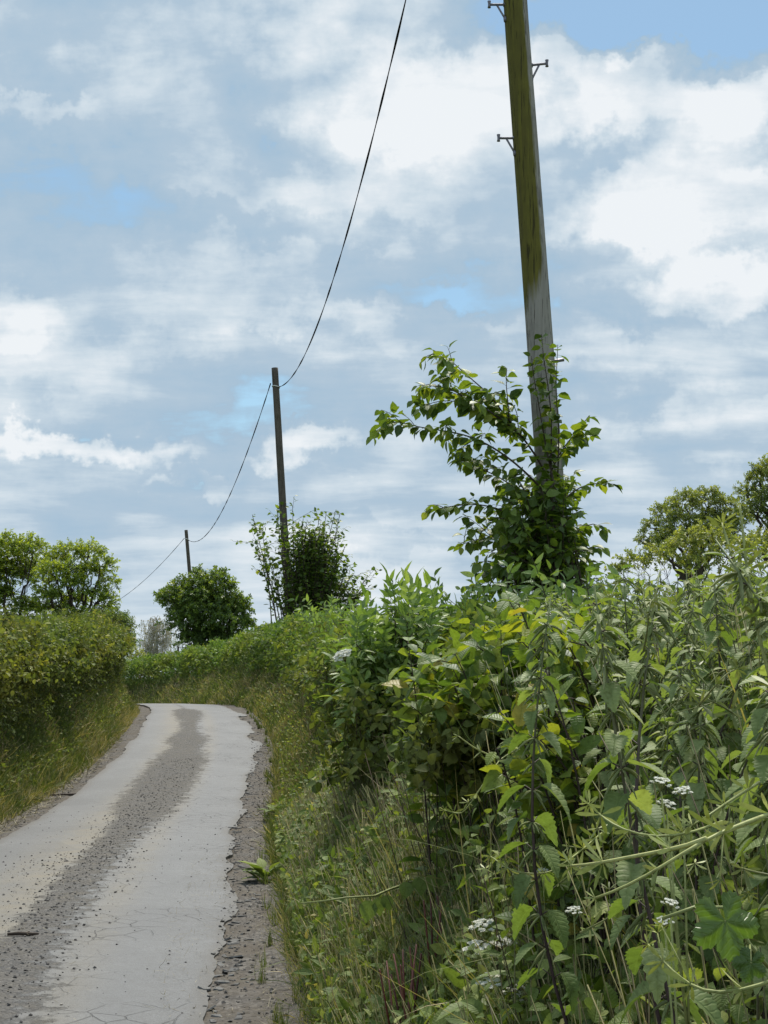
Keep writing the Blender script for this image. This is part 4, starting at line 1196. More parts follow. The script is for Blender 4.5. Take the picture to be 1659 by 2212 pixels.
def pole_shrub_near():
    r = np.random.default_rng(401); Y = 13.65
    b = D(1190, 1290, Y); b[2] = gz1(b[0], Y)
    root = empty('hazel_shrub', b, 'dark broad-leaved shrub climbing the near pole and reaching out to the left', 'shrub', 'shrubs grown up round the poles')
    br, lf = MB(), MB(); T = [LEAF_OVAL, LEAF_OVAL_B, LEAF_ROUND]
    B = lambda l, dy=0: np.array([D(x, y, Y + dy + .12 * math.sin(x * .05)) for x, y in l])
    main = [
        ([(1195, 1280), (1200, 1180), (1195, 1080), (1175, 1010), (1130, 945), (1095, 905), (1062, 855), (1010, 812), (965, 770), (938, 757)], .0, .018, 1.),
        ([(1130, 945), (1085, 905), (1030, 872), (965, 835), (905, 832)], -.1, .010, 1.),
        ([(1110, 925), (1060, 880), (1000, 868), (940, 862), (905, 885)], .1, .009, 1.),
        ([(1175, 1060), (1120, 1005), (1060, 962), (1005, 938), (955, 930), (900, 922), (845, 905), (822, 928)], -.15, .012, 1.),
        ([(1170, 1110), (1110, 1050), (1060, 1020), (1005, 1000), (985, 985)], .1, .010, .9),
        ([(1165, 1150), (1110, 1110), (1040, 1088), (980, 1092), (918, 1105)], -.1, .010, .85),
        ([(1160, 1200), (1100, 1165), (1040, 1160), (988, 1180)], .05, .009, .85),
        ([(1200, 1260), (1192, 1120), (1190, 1000), (1192, 900), (1182, 820), (1172, 760), (1170, 722)], -.28, .014, .95),
        ([(1200, 1060), (1178, 960), (1165, 880), (1150, 800), (1148, 770)], -.30, .010, .95),
        ([(1205, 1030), (1208, 930), (1200, 850), (1205, 745)], -.24, .008, .9),
        ([(1190, 1020), (1215, 965), (1245, 935), (1272, 898)], -.2, .008, 1.05),
        ([(1195, 1000), (1230, 950), (1262, 945), (1278, 938)], -.1, .006, 1.05),
        ([(1205, 1090), (1250, 1050), (1290, 1042), (1328, 1046)], -.1, .009, .9),
        ([(1210, 1180), (1265, 1130), (1300, 1125), (1306, 1145)], .0, .009, .9),
        ([(1215, 1220), (1270, 1180), (1300, 1170), (1304, 1185)], .1, .008, .85),
        ([(1100, 910), (1098, 850), (1085, 810), (1095, 795)], -.05, .007, 1.),
        ([(1120, 935), (1118, 880), (1105, 870)], .05, .006, .8),
        ([(1040, 940), (1000, 965), (985, 975)], .05, .006, .9),
        ([(1030, 870), (1060, 845), (1082, 850)], .05, .006, .9),
    ]
    for l, dy, rad, sz in main:
        leafy_branch(br, lf, B(l, dy), rad, .003, .030, T, .10 * sz, .155 * sz, r, rb=.05, start=.3 if rad > .013 else .12)
    for i in range(55):           # short side shoots filling the left half
        l, dy, rad, sz = main[r.integers(0, 7)]; q = B(l, dy); k = r.integers(max(1, len(q) // 3), len(q) - 1); f = r.random()
        s_ = q[k] * f + q[k + 1] * (1 - f) if k + 1 < len(q) else q[k]
        d = np.array([r.uniform(-.9, .5), r.normal() * .8, r.uniform(-.45, .7)]); ln = r.uniform(.15, .42)
        leafy_branch(br, lf, [s_, s_ + d * ln * .5 + [0, 0, .03], s_ + d * ln], .004, .002, .035, T, .085, .13, r, rb=.08, start=.2, k=4)
    for i in range(165):          # dense growth round the foot
        h = r.uniform(0, 1); x0 = 1185 + r.normal() * 45; y0 = 1275
        y1 = 1275 - 260 * r.random() ** 1.1; wid = np.interp(y1, [1000, 1120, 1250], [70, 95, 135])
        x1 = 1170 + r.uniform(-1, .85) * wid
        dy = r.uniform(-.55, .5)
        P_ = np.array([D(x0, y0, Y + dy * .5), D(x0 * .6 + x1 * .4, y0 * .45 + y1 * .55 - 10, Y + dy), D(x1, y1, Y + dy * 1.2), D(x1 + (x1 - 1180) * .25, y1 + 8, Y + dy * 1.3)])
        leafy_branch(br, lf, P_, .006, .002, .045, T, .09, .14, r, rb=-.12, start=.35, k=4)
    br.build('branches', M_TWIG, root, loc=b); lf.build('leaves', M_SHRUB, root, loc=b)
pole_shrub_near()


def pole_shrub_mid():
    r = np.random.default_rng(402); Y = 45.5
    b = D(660, 1400, Y); b[2] = gz1(b[0], Y)
    root = empty('hazel_shrub', b, 'leggy shrub with spotty leaves standing round the middle pole', 'shrub', 'shrubs grown up round the poles')
    br, lf = MB(), MB(); T = [LEAF_ROUND, LEAF_OVAL]
    tips = [(545, 1112), (552, 1165), (560, 1200), (598, 1100), (612, 1095), (632, 1092), (655, 1120), (662, 1128), (690, 1118), (705, 1105), (725, 1103), (735, 1108), (732, 1160), (745, 1180), (728, 1215),
            (752, 1222), (770, 1255), (790, 1252), (795, 1258), (765, 1285), (740, 1240), (600, 1180), (590, 1230), (575, 1230), (672, 1160), (715, 1190), (780, 1275), (760, 1240), (745, 1265), (775, 1300), (720, 1235), (755, 1310), (730, 1140), (700, 1135), (575, 1180), (610, 1130), (566, 1140)]
    for (x, y) in tips:
        x0 = 650 + (x - 650) * r.uniform(.25, .5) + r.normal() * 10; dy = r.uniform(-.9, .9)
        l = np.array([D(x0, 1395, Y + dy * .4), D(x0 + (x - x0) * .3, 1395 + (y - 1395) * .42, Y + dy * .7), D(x0 + (x - x0) * .7, 1395 + (y - 1395) * .75, Y + dy), D(x, y, Y + dy)])
        leafy_branch(br, lf, l, .022, .008, .075, T, .12, .2, r, droop=.2, start=.3, rb=-.1, k=4)
        for j in range(5):
            f = r.uniform(.45, .98); s_ = l[1] + (l[3] - l[1]) * f; e_ = s_ + np.array([r.normal() * .28, r.normal() * .3, r.uniform(.05, .5)])
            leafy_branch(br, lf, [s_, (s_ + e_) / 2 + [0, 0, .02], e_], .008, .004, .08, T, .12, .19, r, droop=.2, start=.2, rb=-.05, k=3)
    for i in range(420):
        y1 = r.uniform(1140, 1370); xc = np.interp(y1, [1130, 1220, 1370], [668, 678, 695]); w = np.interp(y1, [1130, 1220, 1370], [34, 58, 78])
        x1 = xc + np.clip(r.normal() * .55, -1.3, 1.3) * w; dy = r.uniform(-1, 1); x0 = 660 + (x1 - 660) * .6
        l = np.array([D(x0, min(1390, y1 + 110), Y + dy * .8), D((x0 + x1) / 2 + r.normal() * 6, y1 + 45, Y + dy), D(x1, y1, Y + dy)])
        leafy_branch(br, lf, l, .012, .006, .07, T, .11, .18, r, droop=.2, start=.1, rb=-.15, k=4)
    br.build('branches', M_TWIG, root, loc=b); lf.build('leaves', M_SHRUB, root, loc=b)
pole_shrub_mid()
# ------------------------------------------------------------------ plants of the near right bank
def rel(mb, name, mat, root, base): return mb.build(name, mat, root, loc=base)


def make_nettle(h, seed, lean=(0, 0), full=1., bare=.42):
    """stem with opposite pairs of toothed drooping leaves; built at the origin"""
    r = np.random.default_rng(seed); st, lf = MB(), MB()
    n = 14; t = np.linspace(0, 1, n)
    bend = r.normal(size=2) * .07
    pts = np.c_[(lean[0] * t + bend[0] * np.sin(t * PI)) * h, (lean[1] * t + bend[1] * np.sin(t * PI)) * h, h * t]
    rad = np.interp(t, [0, .7, 1], [.0042, .003, .0014]); rr = np.repeat(np.interp(t, [0, .55, .85, 1], [0, .25, .7, 1.]), 7)
    st.tube(pts, rad, 7, np.r_[rr, 0, 1])
    z = bare * h; az = r.uniform(0, PI); k = 0
    while z < h * .985:
        f = z / h
        p = np.array([np.interp(f, t, pts[:, j]) for j in range(3)])
        L = np.interp(f, [.2, .45, .75, .92, 1.], [.055, .075, .07, .047, .024]) * r.uniform(.8, 1.15)
        pl = np.interp(f, [.2, .6, 1.], [.032, .026, .006])
        for sg in (0, PI):
            if r.random() > full: continue
            a = az + sg + r.normal() * .15; o = np.array([math.cos(a), math.sin(a), 0])
            pd = nrmz(o + [0, 0, .55]); q = p + pd * pl
            st.tube(np.array([p, p + pd * pl * .5, q]), .0012, 4, .5, cap=False)
            dro = np.interp(f, [.2, .8, .95, 1], [.4, .28, -.05, -.7]) + r.normal() * .25
            yd = o + np.array([0, 0, -dro]) + r.normal(size=3) * .12
            lf.inst(LEAF_NETTLE if r.random() < .6 else LEAF_NETTLE_B, [q], [yd], [o * dro + [0, 0, 1.] + r.normal(size=3) * .2], L, np.clip(.35 + .45 * f ** 2 + r.normal() * .16, 0, 1))
            if .5 < f < .97:
                for _ in range(3):
                    b = a + r.normal() * .7; d = np.array([math.cos(b), math.sin(b), r.uniform(-.9, .2)])
                    u = np.linspace(0, 1, 5)[:, None]; ln = r.uniform(.02, .045)
                    fp = p + d * u * ln + np.array([0, 0, -.5]) * ln * u ** 2
                    lf.tube(fp, [.0012, .0022, .0026, .0022, .001], 4, r.uniform(.75, 1), cap=False)
        az += PI / 2 + r.normal() * .1
        z += np.interp(f, [.2, .7, .9, 1], [.072, .056, .03, .015]) * r.uniform(.85, 1.15)
    return st, lf


def place_nettle(protos_root, loc, rz, s):
    c = copy_tree(protos_root); c.location = [float(q) for q in loc]; c.rotation_euler = (0, 0, float(rz)); c.scale = (s, s, s); return c


def nettle_root(h, seed, loc, label, group, lean=(0, 0), full=1.):
    root = empty('stinging_nettle', loc, label, 'nettle', group)
    st, lf = make_nettle(h, seed, lean, full)
    for m, nm, mt in ((st, 'stem', M_NSTEM), (lf, 'leaves', M_NETTLE)):
        o = m.build(nm, mt); o.parent = root
    return root


NG = 'stinging nettles crowding the right bank'
NL = 'stinging nettle with drooping toothed leaves crowding the right bank'
protos = []
rn = np.random.default_rng(500)
edgeX = lambda Y: float(np.interp(Y, _R[:, 1], _R[:, 0]))
spots = []
tries = 0
while len(spots) < 240 and tries < 20000:
    tries += 1
    Y = 1.75 + 6.2 * rn.random() ** 1.25
    px = rn.uniform(500, 800)
    X = (px - 384) / FPX * Y
    s = X - edgeX(Y)
    if s < .62 or s > 2.6: continue
    if X / Y < np.interp(Y, [1.7, 2.5, 3.5, 5, 8], [.23, .20, .17, .135, .10]): continue
    if any((X - a) ** 2 + (Y - b) ** 2 < .011 for a, b, _ in spots): continue
    z = gz1(X, Y)
    sky = np.interp(px, [500, 575, 648, 700, 768, 820], [578, 578, 562, 552, 532, 520])
    ztop = P(px, sky, Y)[2] + rn.uniform(-.42, .0) * np.interp(Y, [2, 6], [.75, 1.])
    h = ztop - z
    if s < .85: h = min(h, .35 + .95 * s)
    if h < .45 or h > 1.55: continue
    spots.append((X, Y, h))
HV = [.75, .9, 1.05, 1.2, 1.35]
for i, h in enumerate(HV):
    for k in range(2):
        protos.append((h, i * 2 + k))
made = {}
for i, (X, Y, h) in enumerate(spots):
    j = int(np.argmin([abs(h - a) + rn.random() * .08 for a, _ in protos])); ph = protos[j][0]
    loc = (X, Y, gz1(X, Y) - .02); s = h / ph
    if j not in made:
        o = nettle_root(ph, 510 + j, loc, NL, NG, (rn.normal() * .08, rn.normal() * .08)); made[j] = o
        o.rotation_euler = (0, 0, rn.uniform(0, 6.28)); o.scale = (s, s, s)
    else:
        place_nettle(made[j], loc, rn.uniform(0, 6.28), s)


def hero_nettle(bot, topp, Y, Yt, seed, label, full=1.):
    a = D(*bot, Y); b = D(*topp, Yt); d = b - a
    g = gz1(a[0], a[1]); k = (g - a[2]) / d[2]; base = a + d * k
    h = (b - base)[2]
    nettle_root(h, seed, base, label, None, ((b - base)[0] / h, (b - base)[1] / h), full)


hero_nettle((1432, 1765), (1283, 1262), 2.15, 2.2, 551, 'tall nettle with a long bare purple stem leaning left, in front of the others', .85)
hero_nettle((1680, 1560), (1545, 1165), 1.95, 2.0, 552, 'tallest dark-stemmed nettle against the right skyline, leaning left near the picture edge', .8)
hero_nettle((1255, 1580), (1190, 1290), 2.9, 2.9, 553, 'slim nettle left of the long purple-stemmed one, its tip at the skyline', .9)
hero_nettle((1480, 1620), (1425, 1235), 2.5, 2.5, 554, 'nettle between the two tallest dark-stemmed ones', .85)


# --- dogwood shrubs: opposite oval leaves, backlit yellow put into the colour of many
def dogwood(label, base_disp, Y, spread, tops, seed, n, smin, smax):
    r = np.random.default_rng(seed); b = D(*base_disp, Y); b[2] = gz1(b[0], Y)
    root = empty('dogwood_shrub', b, label, 'shrub', 'dogwood in front of the nettles')
    br, lf = MB(), MB(); T = [LEAF_OVAL, LEAF_OVAL_B, LEAF_OVAL]
    for i in range(n):
        x, y = tops[r.integers(len(tops))]; x += r.normal() * 24; y += r.normal() * 22
        dy = r.uniform(-.7, .5)
        e = D(x, y, Y + dy); st = np.array([e[0] * .75 + b[0] * .25 + .22 + r.normal() * .1, e[1] + .25 + r.normal() * .2, 0]); st[2] = gz1(st[0], st[1])
        mid = st * .45 + e * .55 + np.array([0, 0, .16]); e2 = e + (e - mid) * .12 + np.array([0, 0, -.05])
        leafy_branch(br, lf, [st, mid, e, e2], .006, .002, .05, T, smin, smax, r, droop=.35, pairs=True, start=.25, k=5)
    br.build('branches', M_TWIG, root, loc=b); lf.build('leaves', M_DOG, root, loc=b)


dogwood('broad-leaved dogwood with yellow backlit leaves right of the elder', (1040, 1640), 6.6, 1,
        [(935, 1480), (925, 1430), (980, 1395), (1040, 1355), (1100, 1340), (1030, 1450), (960, 1540), (1040, 1520), (1110, 1440), (935, 1570), (990, 1600), (1060, 1570), (1140, 1400), (1160, 1340)], 601, 80, .085, .13)
dogwood('dogwood whose lowest yellow sprays hang over the cut stems', (1190, 1760), 4.6, 1,
        [(1180, 1560), (1120, 1540), (1140, 1480), (1200, 1440), (1240, 1500), (1150, 1660), (1100, 1600), (1200, 1620), (1160, 1720), (1230, 1680)], 602, 46, .055, .095)
dogwood('small yellow-leaved dogwood high among the nettle tips', (1330, 1560), 4.8, 1,
        [(1130, 1310), (1200, 1330), (1250, 1350), (1330, 1330), (1180, 1400), (1290, 1420), (1380, 1400), (1460, 1420), (1560, 1470)], 603, 40, .055, .09)

# --- elder: pinnate leaves and a creamy umbel
def pinnate(seed):
    r = np.random.default_rng(seed); m = MB(); pts = np.c_[np.zeros(5), np.linspace(0, .2, 5), -.05 * np.linspace(0, 1, 5) ** 2]
    m.tube(pts, .0018, 3, .4, cap=False)
    for f in (.4, .7):
        for sg in (1, -1):
            m.inst(LEAF_NARROW, [[0, .2 * f, -.02 * f]], [[sg * .9, .55, -.25]], [[sg * .2, 0, 1]], .1, r.random())
    m.inst(LEAF_NARROW, [[0, .2, -.05]], [[0, 1, -.3]], [[0, 0, 1]], .115, r.random())
    return dict(v=np.concatenate(m.v).astype(float), f=np.concatenate(m.f), l=np.concatenate(m.l).astype(float), r=np.concatenate(m.r).astype(float))
PIN = [pinnate(i) for i in range(3)]
UMB = None
def umbel(mb, st, p, up, R, seed, n=16):
    r = np.random.default_rng(seed); up = nrmz(up)
    a = nrmz(np.cross(up, [.3, .8, .2])); b = np.cross(up, a)
    for i in range(n):
        rr = R * math.sqrt((i + .3) / n); th = i * 2.4
        c = p + (a * math.cos(th) + b * math.sin(th)) * rr + up * (.35 * R * (1 - (rr / R) ** 2) + r.normal() * R * .06)
        st.tube(np.array([p - up * R * .9, (p - up * R * .3) * .5 + c * .5, c]), .0009, 3, .8, cap=False)
        k = 9; o = rdir(k, r) * R * .17; o -= np.outer((o @ up), up) * .75
        mb.inst(FLORET, c + o, a + r.normal(size=(k, 3)) * .2, up + r.normal(size=(k, 3)) * .25, R * .19 * r.uniform(.7, 1.2, k), r.random(k))
_a5 = np.arange(10) * PI / 5
FLORET = dict(v=np.vstack([[[0, 0, 0]], np.c_[np.cos(_a5) * np.where(np.arange(10) % 2, .45, 1.), np.sin(_a5) * np.where(np.arange(10) % 2, .45, 1.), np.full(10, .15)]]).astype(float),
              f=np.array([[0, 1 + i, 1 + (i + 1) % 10] for i in range(10)], np.int32), l=np.zeros((11, 2)))


def elder():
    r = np.random.default_rng(610); Y = 11.2; b = D(860, 1640, Y); b[2] = gz1(b[0], Y)
    root = empty('elder_shrub', b, 'bright green elder bulging over the bank left of the dogwood, one cream flower head', 'shrub')
    br, lf, wf = MB(), MB(), MB()
    for i in range(120):
        y = 1310 + 290 * r.random() ** 1.1; w0 = np.interp(y, [1310, 1400, 1480, 1600], [815, 765, 752, 795]); x = w0 + (945 - w0) * r.random() ** 1.2
        e = D(x, y, Y + r.uniform(-.8, .7)); st = b + r.normal(size=3) * [.15, .25, 0]; mid = st * .4 + e * .6 + [0, 0, .15]
        q = np.array([st, mid, e]); br.tube(q, [.012, .007, .003], 5, .5)
        n = 9; t = np.linspace(.45, 1, n); p = np.where(t[:, None] < .6, st + (mid - st) * (t / .6)[:, None], mid + (e - mid) * ((t - .6) / .4)[:, None])
        yd = rdir(n, r) * .9 + nrmz(e - mid) * .6 + [0, 0, .15]; yd[-1] = [0, 0, 1]
        for k in range(3):
            lf.inst(PIN[k], p[k::3], yd[k::3], r.normal(size=(len(p[k::3]), 3)) * .4 + [0, 0, 1], r.uniform(.8, 1.2, len(p[k::3])), r.random(len(p[k::3])))
    umbel(wf, br, D(740, 1416, Y - 1.0), [-.4, -.5, .9], .065, 611, 26)
    br.build('branches', M_TWIG, root, loc=b); lf.build('leaves', M_ELDER, root, loc=b); wf.build('flower_head', M_WHITE, root, loc=b)
elder()


# --- cleavers: long pale stems with whorls of narrow leaves
CLV = dict(v=np.array([[0, 0, 0], [-.09, .55, .02], [.09, .55, .02], [-.07, .85, 0], [.07, .85, 0], [0, 1, -.03]], float), f=np.array([[0, 2, 1], [1, 2, 4], [1, 4, 3], [3, 4, 5]], np.int32), l=np.zeros((6, 2)))
def cleavers(label, stems, Y, seed, rad=.0022, wl=.034, gap=.085):
    mt = M_CLEAV_PALE if seed < 640 else M_CLEAV
    r = np.random.default_rng(seed)
    first = np.array([D(x, y, Y + d) for x, y, d in stems[0]]); b = first[0].copy()
    root = empty('cleavers_strand', b, label, 'wild plant', 'cleavers trailing over the right bank')
    st, lf = MB(), MB()
    for s_ in stems:
        pts = np.array([D(x, y, Y + d) for x, y, d in s_])
        seg = np.r_[0, np.cumsum(np.linalg.norm(np.diff(pts, axis=0), axis=1))]; L = seg[-1]; nn = max(8, int(L / .02)); s = np.linspace(0, L, nn)
        q = np.stack([np.interp(s, seg, pts[:, j]) for j in range(3)], 1)
        for _ in range(2): q[1:-1] = (q[:-2] + 2 * q[1:-1] + q[2:]) / 4
        st.tube(q, np.linspace(rad, rad * .5, nn), 5, r.uniform(.4, 1))
        nodes = np.arange(gap * .5, L + .001, gap * r.uniform(.85, 1.1))
        if len(nodes) == 0: nodes = np.array([L])
        tg = nrmz(np.gradient(q, axis=0))
        for nd in np.r_[nodes, L]:
            p = np.array([np.interp(nd, s, q[:, j]) for j in range(3)]); t = nrmz(np.array([np.interp(nd, s, tg[:, j]) for j in range(3)]))
            a = nrmz(np.cross(t, [.2, .1, 1.])); bb = np.cross(a, t); k = 7; th = np.arange(k) * 2 * PI / k + r.uniform(0, 6)
            o = np.cos(th)[:, None] * a + np.sin(th)[:, None] * bb
            lf.inst(CLV, np.repeat(p[None], k, 0), o + t * r.uniform(.2, .6) + r.normal(size=(k, 3)) * .15, np.repeat(t[None], k, 0), wl * np.interp(nd, [0, L * .7, L], [1, .9, .5]) * r.uniform(.6, 1.15, k), np.clip(r.normal(.4, .25, k), 0, 1))
            if r.random() < .3:
                d = nrmz(o[0] + t * .8); ln = r.uniform(.03, .07); st.tube(np.array([p, p + d * ln]), rad * .35, 4, .7); 
                th2 = np.arange(6) * PI / 3; a2 = nrmz(np.cross(d, [.2, .1, 1.])); b2 = np.cross(a2, d)
                lf.inst(CLV, np.repeat((p + d * ln)[None], 6, 0), np.cos(th2)[:, None] * a2 + np.sin(th2)[:, None] * b2 + d * .5, d, wl * .5, .6)
    st.build('stem', mt, root, loc=b); lf.build('leaves', mt, root, loc=b)


cleavers('thickest pale cleavers stem running down from the right picture edge, forking to the left',
         [[(1700, 1748, .1), (1648, 1763, .05), (1526, 1811, 0), (1430, 1873, 0), (1346, 1920, 0), (1286, 1940, .03)],
          [(1526, 1811, 0), (1493, 1830, .02), (1370, 1848, .03), (1291, 1867, .05), (1234, 1870, .1)]], 1.45, 621, .0027)
cleavers('thin cleavers strand zigzagging to the left just above the thickest one',
         [[(1560, 1775, .15), (1487, 1801, .05), (1407, 1814, .05), (1340, 1792, .05), (1299, 1763, .1), (1270, 1735, .2)]], 1.6, 622, .0019)
cleavers('cleavers strand rising to the right behind the white flower head', [[(1640, 1690, .2), (1567, 1736, .1), (1549, 1749, .05), (1497, 1785, .05), (1470, 1795, .1)]], 1.7, 623, .0022)
cleavers('low cleavers strand along the bottom right corner', [[(1690, 2110, 0), (1637, 2134, 0), (1538, 2153, 0), (1478, 2121, .05), (1443, 2088, .1), (1400, 2040, .15)]], 1.5, 624, .0022)
cleavers('upright yellow-green cleavers stem climbing at the right edge to the skyline', [[(1690, 1560, .0), (1640, 1380, 0), (1615, 1240, .02), (1598, 1090, .05)], [(1625, 1300, 0), (1580, 1200, .05), (1560, 1130, .1)]], 2.0, 625, .0032, .05, .1)
cleavers('cleavers spray at the middle of the bank below the dogwood', [[(1150, 1600, .2), (1080, 1640, .1), (1040, 1700, 0), (1000, 1760, 0), (960, 1750, .1)], [(1080, 1640, .1), (1030, 1620, .1), (990, 1590, .1)]], 4.2, 626, .0032, .055, .12)
cleavers('cleavers strand sagging across the cut stems in the centre', [[(1300, 1800, .3), (1240, 1850, .1), (1180, 1890, 0), (1110, 1885, 0), (1060, 1850, .1)]], 2.9, 627, .0026, .042, .1)
for i in range(18):        # further strands woven between the nettles
    Y = rn.uniform(1.9, 4.6); x = rn.uniform(1180, 1640); y = rn.uniform(1330, 2080); a = rn.uniform(.3, 1.5) if y < 1600 else rn.uniform(-.3, .9); L = rn.uniform(120, 230)
    if x < 1250 and y < 1600: x += 150
    dx, dy = math.cos(a) * L * (1 if rn.random() < .5 else -1), -math.sin(a) * L
    cleavers('pale cleavers strand woven between the nettles', [[(x, y, .1), (x + dx * .35 + rn.normal() * 12, y + dy * .4, 0), (x + dx * .7, y + dy * .75 + rn.normal() * 12, 0), (x + dx, y + dy + 15, .05)]], Y, 640 + i, .0018, .034, .075)


# --- hop-like leaves near the camera
def hop(label, leaves, Y, seed, stem_pts, size):
    r = np.random.default_rng(seed); b = D(*stem_pts[0], Y + .1)
    root = empty('hop_vine', b, label, 'climbing plant')
    st = MB(); pts = np.array([D(x, y, Y + .06) for x, y in stem_pts]); st.tube(pts, .002, 5, .4)
    lf = MB()
    for (x, y, s, rot) in leaves:
        p = D(x, y, Y + r.uniform(-.03, .03)); yd = np.array([math.sin(rot), -.25, math.cos(rot)])
        k = np.argmin(np.linalg.norm(pts - p, axis=1)); st.tube(np.array([pts[k], p]), .001, 4, .6)
        lf.inst(LEAF_PALM, [p], [yd], [np.array([r.normal() * .25, -1, .45 + r.normal() * .2])], s * size, r.random())
    st.build('stem', M_STEM, root, loc=b); lf.build('leaves', M_HOP, root, loc=b)


hop('lobed bright green leaf in the bottom right corner with a smaller one', [(1567, 1990, .60, 2.9), (1622, 2080, .30, 3.5)], 1.45, 661, [(1660, 2090), (1620, 2040), (1570, 1960), (1500, 1960), (1430, 1985)], .092)

# --- cow parsley
def cow_parsley(label, heads, Y, seed, R):
    r = np.random.default_rng(seed)
    hp = [D(x, y, Y + r.uniform(-.05, .05)) for x, y in heads]
    c = np.mean(hp, axis=0); b = np.array([c[0] + .08 + r.normal() * .03, Y + .12, 0]); b[2] = gz1(b[0], b[1])
    root = empty('cow_parsley', b, label, 'wildflower', 'white umbels on the right bank')
    st = MB(); node = b + (c - b) * .68
    st.tube(np.array([b, b + (node - b) * .5 + [.01, 0, 0], node]), [.0035, .003, .0024], 6, .5)
    for i, p in enumerate(hp):
        st.tube(np.array([node, node * .45 + p * .55 + [0, 0, -.02], p - [0, 0, R * .8]]), [.002, .0016, .0013], 5, .7)
        w = MB(); up = np.array([r.normal() * .3, -.35, 1.]); umbel(w, st, p, up, R * r.uniform(.85, 1.15), seed + i, 11)
        w.build('flower_head', M_WHITE, root, loc=b)
    lf = MB(); n = 14; t = r.uniform(.1, .7, n)
    lf.inst(SP_FERN[0], b + (node - b) * t[:, None], rdir(n, r) * [1, 1, .3] + [0, 0, .2], rdir(n, r) * .3 + [0, 0, 1], r.uniform(.5, .9, n), r.random(n))
    st.build('stem', M_STEM, root, loc=b); lf.build('leaves', M_WEED, root, loc=b)


def fern(seed):
    m = MB(); 
    for f in np.linspace(.15, 1, 9):
        w = .09 * (1.15 - f)
        for sg in (1, -1):
            for g in (.35, .65, 1.):
                m.inst(LEAF_NARROW, [[sg * w * g * .9, .2 * f + w * g * .3, -.03 * f]], [[sg * .7, .8, -.1]], [[0, 0, 1]], .035 * (1.3 - f), .5)
    m.tube(np.c_[np.zeros(4), np.linspace(0, .2, 4), np.linspace(0, -.03, 4)], .0014, 3, .3, cap=False)
    return dict(v=np.concatenate(m.v).astype(float), f=np.concatenate(m.f), l=np.concatenate(m.l).astype(float))
SP_FERN = [fern(0)]
cow_parsley('white cow parsley with three flat heads low on the bank in the centre', [(1032, 2052), (1092, 2044), (1042, 2002)], 4.7, 671, .042)
cow_parsley('cow parsley nearest the bottom edge, below the one with three flat heads', [(1058, 2122), (1110, 2150), (1138, 2140)], 4.3, 672, .036)
cow_parsley('lacy white flower head in front of the purple nettle stem', [(1440, 1738), (1428, 1690), (1475, 1710)], 2.0, 673, .016)
cow_parsley('tiny white umbels under the fork of the thick cleavers stem', [(1448, 1952), (1436, 1990)], 1.9, 674, .012)
cow_parsley('single tiny white umbel left of the purple nettle stem, over the stubble', [(1240, 1968)], 3.2, 675, .018)
cow_parsley('small white umbel in the shade left of the cleavers tips', [(1172, 1885)], 4.0, 676, .02)


# --- fallen leafy stem, dock, weed clump, stick
def bindweed():
    r = np.random.default_rng(681); Y = 6.2
    pts = np.array([D(x, y, Y + d) for x, y, d in [(1020, 1872, .5), (960, 1890, .35), (886, 1906, .2), (840, 1922, .1), (810, 1935, .0), (747, 1939, -.1), (700, 1946, -.1), (650, 1951, 0)]])
    b = pts[0].copy(); root = empty('bindweed_stem', b, 'long green stem with limp hanging leaves lying across the mown bank', 'wild plant')
    MB().tube(pts, np.linspace(.007, .003, len(pts)), 6, .8).build('stem', M_STEM, root, loc=b)
    lf = MB()
    for (x, y, s, tx) in [(905, 1895, 0.081, .1), (880, 1905, 0.074, -.2), (930, 1890, 0.081, .3), (815, 1940, 0.074, .2), (800, 1945, 0.093, -.25), (830, 1935, 0.068, .5), (950, 1885, 0.056, .2)]:
        p = D(x, y, Y - .06); lf.inst(LEAF_ROUND, [p], [[tx, -.3, -1]], [[tx * .5, -1, .2]], s, r.uniform(.1, .45))
    lf.build('leaves', M_WEED, root, loc=b)
bindweed()

def dock(label, foot, tops, Y, seed):
    r = np.random.default_rng(seed); b = D(*foot, Y); b[2] = gz1(b[0], Y); root = empty('dock_plant', b, label, 'wild plant')
    st = MB()
    for x, y in tops:
        e = D(x, y, Y + r.uniform(-.2, .2)); s = b + r.normal(size=3) * [.05, .05, 0]
        st.tube(np.array([s, (s + e) / 2 + r.normal(size=3) * .015, e]), [.005, .004, .003], 6, r.random())
    st.build('stem', M_RED, root, loc=b)
    lf = MB(); n = 9
    lf.inst(LEAF_NARROW, b + r.normal(size=(n, 3)) * [.08, .08, .0] + [0, 0, .06], rdir(n, r) + [0, 0, .5], rdir(n, r) + [0, 0, 1], r.uniform(.1, .18, n), r.uniform(.5, 1, n))
    lf.build('leaves', M_WEED, root, loc=b)
dock('clump of cut dark red dock stems on the mown bank near the bottom', (870, 2130), [(835, 2075), (850, 2060), (870, 2050), (885, 2045), (900, 2040), (820, 2095), (865, 2085), (895, 2080), (845, 2105), (910, 2060)], 5.3, 691)
dock('few short red stems higher up, beside the hanging bindweed leaves', (935, 1990), [(915, 1945), (930, 1930), (945, 1935), (955, 1950)], 5.6, 692)

